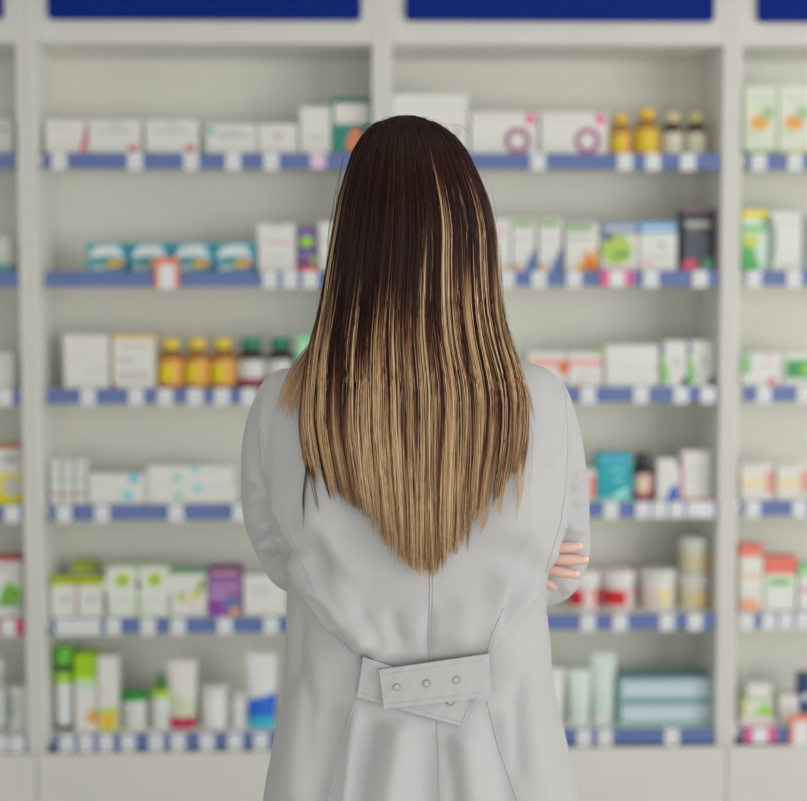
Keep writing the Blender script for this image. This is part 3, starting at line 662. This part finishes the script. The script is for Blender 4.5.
# armhole seams and shoulder blades
fold([(268, 388), (262, 420), (266, 465), (284, 515), (300, 556)], 14, .006, .12, side=-1)
fold([(562, 378), (566, 420), (567, 470), (563, 518), (546, 575)], 14, .006, .12, side=1)
fold([(330, 440), (318, 500), (330, 560)], 30, .007, .3); fold([(505, 440), (515, 500), (508, 560)], 30, .007, .3)
fold([(300, 500), (330, 545), (372, 590)], 12, .005, .3); fold([(560, 440), (540, 500), (520, 570)], 10, .0045, .3)
fold([(318, 510), (322, 560), (340, 600)], 9, -.004, .3)
# sleeve wrinkles
fold([(256, 548), (276, 531), (290, 540)], 7, .006, .25, side=1); fold([(250, 530), (268, 520), (282, 500)], 8, .005, .3)
fold([(262, 566), (280, 556), (292, 560)], 5, -.005, .3); fold([(300, 575), (330, 600), (352, 632)], 5, .004, .3)
fold([(360, 690), (352, 740), (345, 830)], 7, .004, .25); fold([(446, 728), (452, 770), (458, 830)], 6, -.004, .25)
fold([(528, 640), (515, 700), (520, 800)], 8, -.004, .3); fold([(392, 600), (396, 628), (404, 655)], 9, -.004, .35)
fold([(545, 470), (535, 530), (520, 590)], 7, -.003, .3); fold([(300, 640), (312, 700), (306, 780)], 8, -.004, .3)
for (a, b, c, d, s) in [(243, 470, 272, 490, .004), (246, 500, 276, 492, .005), (250, 520, 284, 512, -.004), (255, 548, 290, 538, .004), (586, 470, 570, 490, .004), (590, 515, 570, 505, -.004), (588, 530, 562, 525, .005), (262, 572, 285, 560, -.004), (580, 585, 560, 590, .003)]:
    fold([(a, b), (c, d)], 6, s, .3)
nz = np.sin(co[:, 0]*31+co[:, 2]*17)*np.sin(co[:, 2]*23-co[:, 0]*11+1.3)*.0016+np.sin(co[:, 2]*71+co[:, 0]*43)*np.sin(co[:, 0]*59-1)*.0006
co2 = co+no*((disp*back+nz)[:, None])
me.vertices.foreach_set('co', (co2-np.array(OFF)).ravel()); me.update()
bvh = BVHTree.FromPolygons([Vector(v) for v in co2], [tuple(p.vertices) for p in me.polygons])
def on_coat(px_, py_, lift=.001):
    d = ray(px_, py_).normalized(); h = bvh.ray_cast(CAM, d)
    if h[0] is None or h[0].y > 1.99: return P(px_, py_, float(coat_back(P(px_, py_, YC).x, P(px_, py_, YC).z)))
    return h[0]-d*lift
def seam(poly, rad=.0008):
    pts = []
    for a, b in zip(poly[:-1], poly[1:]):
        n = max(2, int(math.hypot(b[0]-a[0], b[1]-a[1])/4))
        for k in range(n): pts.append(on_coat(a[0]+(b[0]-a[0])*k/n, a[1]+(b[1]-a[1])*k/n, .0003))
    pts.append(on_coat(*poly[-1], .0003)); m = MB(); m.tube(pts, rad, CLOTH, 6); return m.build('seam', coat, 4, off=OFF)
seam([(430, 572), (430, 600), (429, 635), (431, 664)]); seam([(437, 722), (439, 760), (440, 806)])
seam([(433, 572), (433, 600), (432, 635), (434, 664)], .0004)
seam([(262, 400), (260, 425), (266, 465), (284, 515), (300, 556), (306, 572)])
seam([(566, 395), (568, 440), (567, 480), (561, 522), (546, 572)])
seam([(306, 572), (326, 620), (362, 658)], .0006); seam([(356, 698), (344, 735), (327, 806)], .0011)
seam([(487, 702), (498, 745), (519, 806)], .0007); seam([(505, 605), (492, 636), (486, 656)], .0006)
# half belt
def strap(name, corners, lift, thick=.0025, bow=.0):
    """corners px: top-left, top-right, bottom-right, bottom-left; cloth of real thickness following the back"""
    nu, nv = 26, 8; g = []
    for j in range(nv+1):
        for i in range(nu+1):
            u, v = i/nu, j/nv
            a = [corners[0][k]+(corners[1][k]-corners[0][k])*u for k in (0, 1)]; b = [corners[3][k]+(corners[2][k]-corners[3][k])*u for k in (0, 1)]
            x, y = a[0]+(b[0]-a[0])*v, a[1]+(b[1]-a[1])*v
            Yb = YC-.1035-lift+.9*((x-425)/830)**2*1.0+bow*math.sin(u*math.pi)+.0007*math.sin(x*.35+y*.2)
            g.append(P(x, y, Yb))
    m = MB(); W1 = nu+1; n = len(g)
    vs = g+[p+Vector((0, thick, 0)) for p in g]; fs = []
    for j in range(nv):
        for i in range(nu):
            a = j*W1+i; fs.append((a, a+W1, a+W1+1, a+1)); fs.append((a+n, a+n+1, a+n+W1+1, a+n+W1))
    for i in range(nu): fs.append((i, i+1, i+1+n, i+n)); a = nv*W1+i; fs.append((a+1, a, a+n, a+n+1))
    for j in range(nv): a = j*W1; fs.append((a+W1, a, a+n, a+W1+n)); a = j*W1+nu; fs.append((a, a+W1, a+W1+n, a+n))
    m.add(vs, fs, CLOTH)
    # stitching just inside the long edges
    for jj in (1, nv-1):
        m.tube([g[jj*W1+i]-Vector((0, .0002, 0)) for i in range(1, nu)], .0004, CLOTH, 5)
    return m.build(name, coat, .7, off=OFF)
s1 = strap('belt', [(363, 657), (474, 694), (463, 727), (357, 697)], .006)
s2 = strap('belt', [(379, 670), (489, 654), (492, 697), (384, 709)], .0125, .0035)
strap('belt', [(474, 694), (474, 696), (463, 727), (461, 726)], .0065)
STEEL = mat((150, 150, 146), .4, metal=.8)
for (x, y, l) in ((397, 687, .0132), (427, 683.5, .0132), (456.5, 680, .0132), (451, 702, .0068)):
    Yb = YC-.1035-l-.0004+.9*((x-425)/830)**2; c = P(x, y, Yb); m = MB()
    ring = [c+Vector((math.cos(a)*.0041, 0, math.sin(a)*.0041)) for a in [2*math.pi*k/24 for k in range(25)]]
    m.tube(ring, .00055, STEEL, 8, False)
    m.lathe([(.0034, 0), (.0034, .0003)], CLOTH); q = len(m.v)-56
    for k in range(q, len(m.v)):
        vx, vy, vz = m.v[k]; m.v[k] = (c.x+vx, c.y-vz+.0004, c.z+vy)
    m.build('press_stud', coat, .7, off=OFF)

# --- body: one continuous figure (mostly under the coat)
SKIN = mat((196, 160, 150), .5, 'skin', gain=1.1)
m = MB()
FM = MB()
def limb(pts, n=16, world=False, m=m):
    p, r = smooth_path([((Vector(a) if world else P(*a)), b) for a, b in pts], 5)
    m.tube(p, r, SKIN, n); m.sphere(p[0], r[0], SKIN); m.sphere(p[-1], r[-1], SKIN)
HX = P(413, 230, 1.87).x; HY = 1.87; HZ = 1.585
# legs and feet, from the floor up
for s in (-1, 1):
    x = WX+s*.085
    limb([((x, YC, .93), .075), ((x, YC+.005, .70), .066), ((x, YC+.01, .50), .050), ((x, YC, .36), .048), ((x, YC+.005, .2), .036), ((x, YC, .085), .031)], world=True)
    limb([((x, YC-.025, .045), .032), ((x, YC+.05, .042), .030), ((x, YC+.15, .03), .022)], world=True)
# trunk
for (z, rx, ry, dy) in ((.95, .15, .085, 0), (1.05, .125, .08, 0), (1.16, .125, .085, .0), (1.26, .13, .09, .0), (1.33, .125, .08, 0)):
    m.sphere((WX, YC+dy, z), (rx, ry, .10), SKIN, 28, 16)
limb([((WX, YC+.005, 1.33), .06), ((HX, HY+.01, 1.42), .05), ((HX, HY+.012, 1.50), .049)], world=True)
# arms
limb([((302, 412, 1.885), .036), ((281, 450, 1.893), .036), ((281, 480, 1.895), .037), ((290, 545, 1.91), .033), ((300, 562, 1.93), .031), ((390, 556, 2.02), .026), ((470, 562, 2.01), .020), ((492, 564, 1.985), .021)])
limb([((522, 410, 1.885), .036), ((548, 450, 1.895), .038), ((550, 480, 1.90), .038), ((553, 550, 1.91), .034), ((545, 572, 1.93), .031), ((450, 550, 2.05), .027), ((350, 546, 2.0), .020), ((330, 548, 1.98), .021)])
# her left hand closes round the right arm: palm, four fingers, thumb
for k, (y0, y1) in enumerate(((549, 551), (560, 560), (570, 571), (579, 581))):
    limb([((494, y0+3, 1.98), .013), ((518, (y0+y1)/2, 1.925), .012), ((534, y1, 1.872), .0095)], 12)
for pts in ([((532, 549, 1.872), .0086), ((546, 548, 1.851), .0076), ((564, 547.5, 1.8475), .0072), ((578, 547, 1.856), .0060)],
            [((532, 559, 1.870), .0086), ((548, 558.5, 1.850), .0078), ((568, 559.5, 1.848), .0072), ((584, 560, 1.864), .0058)],
            [((532, 569, 1.872), .0084), ((546, 569, 1.851), .0076), ((562, 572, 1.8475), .0068), ((575, 574.5, 1.855), .0058)],
            [((534, 578, 1.874), .0075), ((543, 581, 1.855), .0066), ((549, 584, 1.852), .0060), ((553.5, 587, 1.857), .0052)]):
    limb(pts, 18, m=FM)
limb([((500, 556, 1.985), .013), ((520, 540, 1.985), .011), ((538, 528, 1.972), .009), ((550, 524, 1.968), .0075)], 12)
# right hand tucked by the left arm, one fingertip in sight
for k in range(4):
    y = 541+k*9
    limb([((334, y+3, 1.98), .013), ((318, y, 1.93), .0115), ((306, y, 1.885), .009), ((299 if k != 1 else 296, y, 1.872 if k != 1 else 1.858), .008), ((298 if k != 1 else 288, y if k != 1 else 551, 1.872 if k != 1 else 1.852), .006)], 12)
limb([((330, 536, 1.98), .012), ((312, 522, 1.985), .010), ((300, 512, 1.98), .008)], 12)
# head
m.sphere((HX, HY, HZ), (.074, .092, .092), SKIN, 32, 20)
m.sphere((HX, HY+.022, HZ-.045), (.058, .066, .075), SKIN, 28, 16)
m.sphere((HX, HY+.062, HZ-.095), (.024, .022, .020), SKIN)
limb([((HX, HY+.088, HZ-.005), .008), ((HX, HY+.100, HZ-.035), .010), ((HX, HY+.106, HZ-.048), .0105)], world=True)
for s in (-1, 1):
    m.sphere((HX+s*.012, HY+.094, HZ-.050), (.008, .008, .007), SKIN)
    m.sphere((HX+s*.030, HY+.058, HZ-.040), (.026, .024, .028), SKIN)
    m.sphere((HX+s*.027, HY+.078, HZ+.013), (.022, .010, .007), SKIN)
    m.sphere((HX+s*.030, HY+.0755, HZ+.0015), (.0155, .0130, .0070), SKIN); m.sphere((HX+s*.030, HY+.0750, HZ-.0175), (.0150, .0120, .0060), SKIN)
    m.sphere((HX+s*.077, HY+.005, HZ-.02), (.008, .017, .030), SKIN)
body = m.build('body', person, off=OFF); remesh(body, .0024, 2)
fo = FM.build('fingers', None, 4, off=OFF); bmj = bmesh.new(); bmj.from_mesh(body.data); bmj.from_mesh(fo.data)
for f in bmj.faces: f.smooth = True
bmj.to_mesh(body.data); bmj.free(); bpy.data.objects.remove(fo)
for (x, y, Yn) in ((579, 546, 1.8505), (585, 559.5, 1.8585), (576, 574, 1.8500)):
    m = MB(); m.sphere(P(x, y, Yn), (.0052, .0014, .0042), mat((214, 172, 158), .25)); m.build('fingernail', person, 4, off=OFF)
for s in (-1, 1):
    m = MB(); c = (HX+s*.030, HY+.0735, HZ-.008); m.sphere(c, .0122, mat((215, 210, 205), .2)); m.sphere((c[0], c[1]+.0080, c[2]), (.0056, .0048, .0056), mat((70, 50, 38), .15))
    m.build('eye', person, 4, off=OFF)
    m = MB(); m.tube([(HX+s*(.014+.008*k), HY+.0935-.0022*k*k, HZ+.021+.002*math.sin(k*.9)) for k in range(5)], [.0015, .0022, .0024, .002, .001], mat((60, 40, 34), .7), 8); m.build('eyebrow', person, 4, off=OFF)
m = MB(); m.sphere((HX, HY+.0865, HZ-.071), (.021, .009, .0038), mat((180, 105, 105), .4)); m.sphere((HX, HY+.0855, HZ-.078), (.018, .0095, .0042), mat((180, 105, 105), .4)); m.build('lips', person, 4, off=OFF)
for s in (-1, 1):
    x = WX+s*.085; m = MB()
    m.sphere((x, YC+.045, .04), (.043, .125, .042), mat((226, 226, 226), .4), 28, 14)
    k = [(v[0], v[1], max(v[2], .014)) for v in m.v]; m.v = k
    m.box(x-.04, x+.04, YC-.075, YC+.165, 0, .018, mat((200, 200, 200), .5), .008)
    m.build('shoe', person, .6, off=OFF)
for s in (-1, 1):
    x = WX+s*.085; m = MB()
    p, r = smooth_path([(Vector((x, YC, .80)), .080), (Vector((x, YC, .5)), .070), (Vector((x, YC+.003, .3)), .064), (Vector((x, YC+.003, .075)), .060)])
    m.tube(p, r, mat((214, 216, 220), .8, 'cloth', spec=.2), 24); m.build('trouser_leg', person, 4, off=OFF)

# --- hair
HO = [(115, 398, 414), (118, 385, 428), (122, 374, 438), (128, 366, 448), (134, 361, 456), (152, 350, 470), (182, 340.5, 484), (202, 335, 492), (231, 330, 498.5), (268, 324, 500), (310, 318, 503), (340, 312, 509),
      (360, 309, 515), (377, 307, 520), (400, 305, 524), (424, 304, 524), (450, 304, 524), (480, 304, 523), (575, 304, 523)]
ho = np.array(HO, float)
BOT = np.array([(300, 474), (308, 484), (316, 490), (334, 502), (353, 514), (371, 535), (390, 555), (409, 565), (431, 574), (442, 567), (450, 556), (464, 546), (479, 522), (498, 504), (513, 492), (522, 474), (528, 462)], float)
def hair_pt(th, s_y, lay, dx=0):
    """th: angle round the head (0 = middle of the back), s_y: height as photo row on the silhouette plane, lay: inset in m"""
    yy = np.asarray(s_y, float)
    l = np.interp(yy, ho[:, 0], ho[:, 1]); r = np.interp(yy, ho[:, 0], ho[:, 2])
    return l, r
def strand(th, y0, y1, n, lay, bend):
    yy = y0+(y1-y0)*np.linspace(0, 1, n)**1.0
    l = np.interp(yy, ho[:, 0], ho[:, 1]); r = np.interp(yy, ho[:, 0], ho[:, 2])
    z = CAM_H+(P(413, 115, YC).z-CAM_H)+(yy-115)/(575-115)*(P(413, 575, YC).z-P(413, 115, YC).z)
    xl = l; cx = (l+r)/2; w = (r-l)/2
    wn = np.clip((yy-230)/150, 0, 1); wn = wn*wn*(3-2*wn)      # 0 on the head, 1 lying on the back
    k = 1-.30*wn
    a = th*k if abs(th) > 1.0 else th*(1-.0*wn)
    a = np.where(abs(th) > math.pi/2, np.sign(th)*(math.pi/2+(abs(th)-math.pi/2)*(1-wn)), th)
    ppx = cx+(w-lay*830*(1-wn*.6))*np.sin(a)+bend*np.clip((yy-250)/300, 0, 1)**1.2
    x = WX+(ppx-414)/F_PX*1.875
    # head ellipse depth
    zt = z; u = np.clip((yy-115)/(215-115), 0, 1); dh = .108*np.sqrt(np.clip(1-(1-u)**2, 0, 1))
    yh = HY-(dh-lay)*np.cos(a)
    nk = np.clip((yy-255)/110, 0, 1); yh = yh+.012*nk*nk
    yb = coat_back(x, np.minimum(z, TZ[-8]))-.010-(.012-lay)*1.0
    yb = np.minimum(yb, YC-.02)
    wn2 = np.clip((yy-290)/100, 0, 1); wn2 = wn2*wn2*(3-2*wn2)
    y = yh*(1-wn2)+yb*wn2
    ppx = ppx+(431-ppx)*.22*smooth1(np.clip((yy-410)/165, 0, 1))
    dr = np.array(FW)[None]+np.array(RT)[None]*((ppx-CX)/F_PX)[:, None]+np.array(UP)[None]*((CY-yy)/F_PX)[:, None]
    return np.array(CAM)[None]+dr*(y/dr[:, 1])[:, None]
def smooth1(v): return v*v*(3-2*v)
V = []; Fq = []; A = []; nv = 0; NSEG = 22
def emit(pts, rad, bl):
    """three sided hair with a taper; bl: bleach value per point"""
    global nv
    n = len(pts); t = np.gradient(pts, axis=0); t /= np.linalg.norm(t, axis=1)[:, None]+1e-9
    up = np.cross(t, np.array([0, -1, .15])); up /= np.linalg.norm(up, axis=1)[:, None]+1e-9; bi = np.cross(t, up)
    r = (rad*np.concatenate([np.linspace(.7, 1, 3), np.ones(n-7), np.linspace(1, .25, 4)]))[:, None]
    ring = np.stack([pts+(up*math.cos(q)+bi*math.sin(q))*r for q in (math.pi/2*3, math.pi/6, math.pi*5/6)], 1).reshape(-1, 3)
    V.append(ring); A.append(np.repeat(bl, 3))
    i = np.arange(n-1)[:, None]*3; f = []
    for a in range(3):
        b = (a+1) % 3; f.append(np.concatenate([i+a, i+b, i+b+3, i+a+3], 1))
    Fq.append(np.concatenate(f)+nv); nv += n*3
LOCKS = 420
for L in range(LOCKS):
    outer = L % 3 != 0
    th0 = math.radians(rng.uniform(-92, 92) if rng.random() < .86 else rng.choice([-1, 1])*rng.uniform(92, 128))
    th0 = math.asin(np.clip(rng.uniform(-1, 1), -.999, .999))*.55+th0*.45 if abs(th0) < 1.57 else th0
    lay0 = rng.uniform(0, .004) if outer else rng.uniform(.004, .012)
    sx = math.sin(th0) if abs(th0) < 1.57 else np.sign(th0)
    pxe = 414+sx*110
    y1 = np.interp(pxe, BOT[:, 0], BOT[:, 1]) if outer else np.interp(pxe, BOT[:, 0], BOT[:, 1])-rng.uniform(0, 35)
    y1 += rng.normal(0, 4)
    bend = rng.normal(0, 4.5); wav = rng.normal(0, 2.2); wph = rng.uniform(0, 6.28)+(-4 if sx < -.9 else 0)
    # colour of the lock: where the bleach begins and how light it gets
    kind = rng.random()
    right = .5+.5*sx
    if kind < .04+.38*max(0, right-.45)/.55: st, wd, top = rng.uniform(120, 215), rng.uniform(90, 190), rng.uniform(.62, .95)      # highlight
    elif kind < .60: st, wd, top = rng.uniform(235, 340), rng.uniform(80, 170), rng.uniform(.65, 1.0)
    elif kind < .80 or abs(sx) > .93: st, wd, top = rng.uniform(250, 380), rng.uniform(90, 170), rng.uniform(.5, .8)
    else: st, wd, top = rng.uniform(340, 460), rng.uniform(60, 150), rng.uniform(.2, .55)                       # lowlight
    if sx > .40 and kind < .68: st, wd, top = rng.uniform(125, 260), rng.uniform(60, 150), rng.uniform(.6, .95)
    if not outer: top *= .62
    nst = 25; tone = rng.normal(-.04, .30, 8); spread = rng.uniform(.018, .042)
    for k in range(nst):
        e = rng.normal(0, 1); e = np.clip(e, -2, 2)
        th = th0+e*spread; lay = max(0, lay0+abs(rng.normal(0, .0012))+e*e*.0009)
        if rng.random() < .12: th += rng.normal(0, .05)
        u = rng.random()
        y0 = 115.3+u*u*22+(0 if abs(th0) < 1.57 else 6)
        if rng.random() < .2: y0 += rng.uniform(0, 60)
        yy1 = y1+4-rng.exponential(9)-abs(e)*5
        pts = strand(th, y0, yy1, NSEG, lay, bend+e*1.0)
        s = np.linspace(0, 1, NSEG)
        # strands of a lock draw together towards its tip
        pts[:, 0] -= e*spread*.085*smooth1(np.clip((s-.55)/.45, 0, 1))*math.cos(th0 if abs(th0) < 1.57 else 1.4)*.9
        ph = rng.uniform(0, 6.28); pts[:, 0] += .0010*np.sin(s*9+ph)*s+wav*.0012*np.sin(s*6+wph)*np.clip(s*1.5-.4, 0, 1); pts[:, 1] += .0010*np.sin(s*7+ph)*s
        yy = y0+(yy1-y0)*s
        b = smooth1(np.clip((yy-st-rng.normal(0, 14))/wd, 0, 1))*top*(1+tone[k//4])+rng.normal(0, .05)
        b += .10*np.clip((yy-440)/120, 0, 1)
        emit(pts, rng.uniform(.00030, .00050), np.clip(b, 0, 1))
# loose wisps: over the left shoulder, below the left edge, by the right edge, fly-aways on the crown
def wisp(poly, Yl, n, spread, b0, b1, rad=.0003, conv=.6):
    poly = np.array(poly, float); tt = np.linspace(0, 1, NSEG); kk = np.linspace(0, 1, len(poly))
    # smooth by cubic-ish resampling
    xs = np.interp(tt, kk, poly[:, 0]); ys = np.interp(tt, kk, poly[:, 1])
    for _ in range(3):
        xs[1:-1] = (xs[:-2]+2*xs[1:-1]+xs[2:])/4; ys[1:-1] = (ys[:-2]+2*ys[1:-1]+ys[2:])/4
    for _ in range(n):
        e = rng.normal(0, 1)*spread; f = rng.normal(0, 1)*spread*.4; ln = rng.uniform(.72, 1.04)
        pts = []
        for q in range(NSEG):
            t = tt[q]*ln; x = np.interp(t, tt, xs)+e*(1-conv*t)+f*math.sin(t*3); y = np.interp(t, tt, ys)
            Yd = Yl[0]+(Yl[1]-Yl[0])*t; w = P(x, y, Yd)
            if Yl[1] < 1.9 and y > 352:
                hc = on_coat(x, y, .004)
                if hc.y < w.y+.012: w = P(x, y, min(w.y, hc.y-.003))
            pts.append(w)
        emit(np.array(pts), rad*rng.uniform(.7, 1.2), np.clip(b0+(b1-b0)*tt+rng.normal(0, .08), 0, 1))
wisp([(350, 280), (328, 330), (301, 362), (288, 386), (277, 412)], (1.83, 1.81), 60, 4.5, .22, .80, .00035, .6)
wisp([(350, 290), (330, 335), (308, 368), (297, 392), (288, 420)], (1.82, 1.80), 50, 5, .2, .85, .00035, .3)
wisp([(345, 300), (318, 360), (299, 384), (294, 404), (296, 424)], (1.82, 1.80), 25, 4, .3, .9, .0003, .3)
wisp([(312, 420), (309, 460), (304, 495), (303, 530)], (1.77, 1.785), 9, 1.2, .1, .15, .0003)
wisp([(308, 440), (312, 480), (316, 500), (319, 514)], (1.77, 1.785), 7, 1.2, .2, .3, .0003)
wisp([(506, 330), (518, 370), (528, 395), (536, 424)], (1.80, 1.80), 14, 3, .5, .8, .0003, .8)
wisp([(518, 400), (522, 440), (520, 480), (516, 520)], (1.82, 1.785), 22, 3, .6, .8, .0003, .7)
wisp([(520, 400), (531, 430), (530, 470), (528, 500)], (1.78, 1.785), 3, 2, .6, .8, .0002, .7)
wisp([(495, 420), (490, 470), (484, 520), (480, 535)], (1.81, 1.76), 16, 3, .5, .9, .0003, .7)
wisp([(510, 420), (506, 470), (500, 505), (499, 520)], (1.81, 1.76), 16, 4, .5, .9, .0003, .7)
for _ in range(34):
    x = rng.uniform(362, 446); y = 119+((x-407)/45)**2*12; dx = rng.normal((x-407)*.3, 7); hh = rng.uniform(1, 5)
    wisp([(x, y+6), (x+dx*.4, y-hh*.7), (x+dx*.9, y-hh*.8), (x+dx*1.5, y+2+rng.uniform(0, 10))], (1.86, 1.86-rng.uniform(0, .05)), 1, .5, .05, .15, .00016)
for _ in range(30):
    s = rng.choice([0, 1]); y = rng.uniform(180, 330); x = np.interp(y, ho[:, 0], ho[:, 1+s]); sg = 2*s-1
    wisp([(x-sg*4, y-30), (x+sg*rng.uniform(0, 3), y), (x+sg*rng.uniform(0, 4), y+40), (x-sg*rng.uniform(-4, 3), y+75)], (1.85, 1.84), 1, .5, .3, .6, .00018)
# closed cap of hair under the strands, on the scalp
cap_n, cap_m = 40, 26
caps = []
for j in range(cap_m):
    t = j/(cap_m-1)
    for i in range(cap_n):
        th = -2.25+4.5*i/(cap_n-1); caps.append(strand(th, 117+(430-117)*t, 118+(430-117)*t, 2, .0145 if j else .006, 0)[0])
V.append(np.array(caps)); A.append(np.array([.02+.5*max(0, (j/(cap_m-1)-.7))/.3 for j in range(cap_m) for i in range(cap_n)]))
q = [(nv+j*cap_n+i, nv+j*cap_n+i+1, nv+(j+1)*cap_n+i+1, nv+(j+1)*cap_n+i) for j in range(cap_m-1) for i in range(cap_n-1)]
Fq.append(np.array(q)); nv += len(caps)
V = np.concatenate(V)-np.array(OFF); Fq = np.concatenate(Fq); A = np.concatenate(A)
me = bpy.data.meshes.new('hair'); me.vertices.add(len(V)); me.vertices.foreach_set('co', V.ravel())
me.loops.add(Fq.size); me.loops.foreach_set('vertex_index', Fq.ravel().astype(np.int32))
me.polygons.add(len(Fq)); me.polygons.foreach_set('loop_start', np.arange(0, Fq.size, 4, dtype=np.int32)); me.polygons.foreach_set('loop_total', np.full(len(Fq), 4, dtype=np.int32))
me.update(calc_edges=True); me.validate()
me.polygons.foreach_set('use_smooth', [True]*len(me.polygons))
at = me.attributes.new('bleach', 'FLOAT', 'POINT'); at.data.foreach_set('value', A.astype(np.float32))
hm = bpy.data.materials.new('ombre_hair'); hm.use_nodes = True; nt = hm.node_tree; b = nt.nodes['Principled BSDF']
an = nt.nodes.new('ShaderNodeAttribute'); an.attribute_name = 'bleach'
cr_ = nt.nodes.new('ShaderNodeValToRGB'); nt.links.new(an.outputs['Fac'], cr_.inputs[0]); nt.links.new(cr_.outputs[0], b.inputs['Base Color'])
el = cr_.color_ramp.elements; stops = [(0, (40, 15, 13)), (.25, (86, 48, 36)), (.5, (148, 108, 80)), (.75, (200, 163, 121)), (1, (234, 205, 164))]
for k, (p_, c) in enumerate(stops):
    e = el[k] if k < 2 else el.new(p_)
    e.position = p_; e.color = (*[s2l(v) for v in c], 1)
b.inputs['Roughness'].default_value = .38; b.inputs['Specular IOR Level'].default_value = .22
me.materials.append(hm); hair = bpy.data.objects.new('hair', me); C.objects.link(hair); hair.parent = person
tag(hair, 'long straight hair, dark brown at the crown fading to blonde ends')
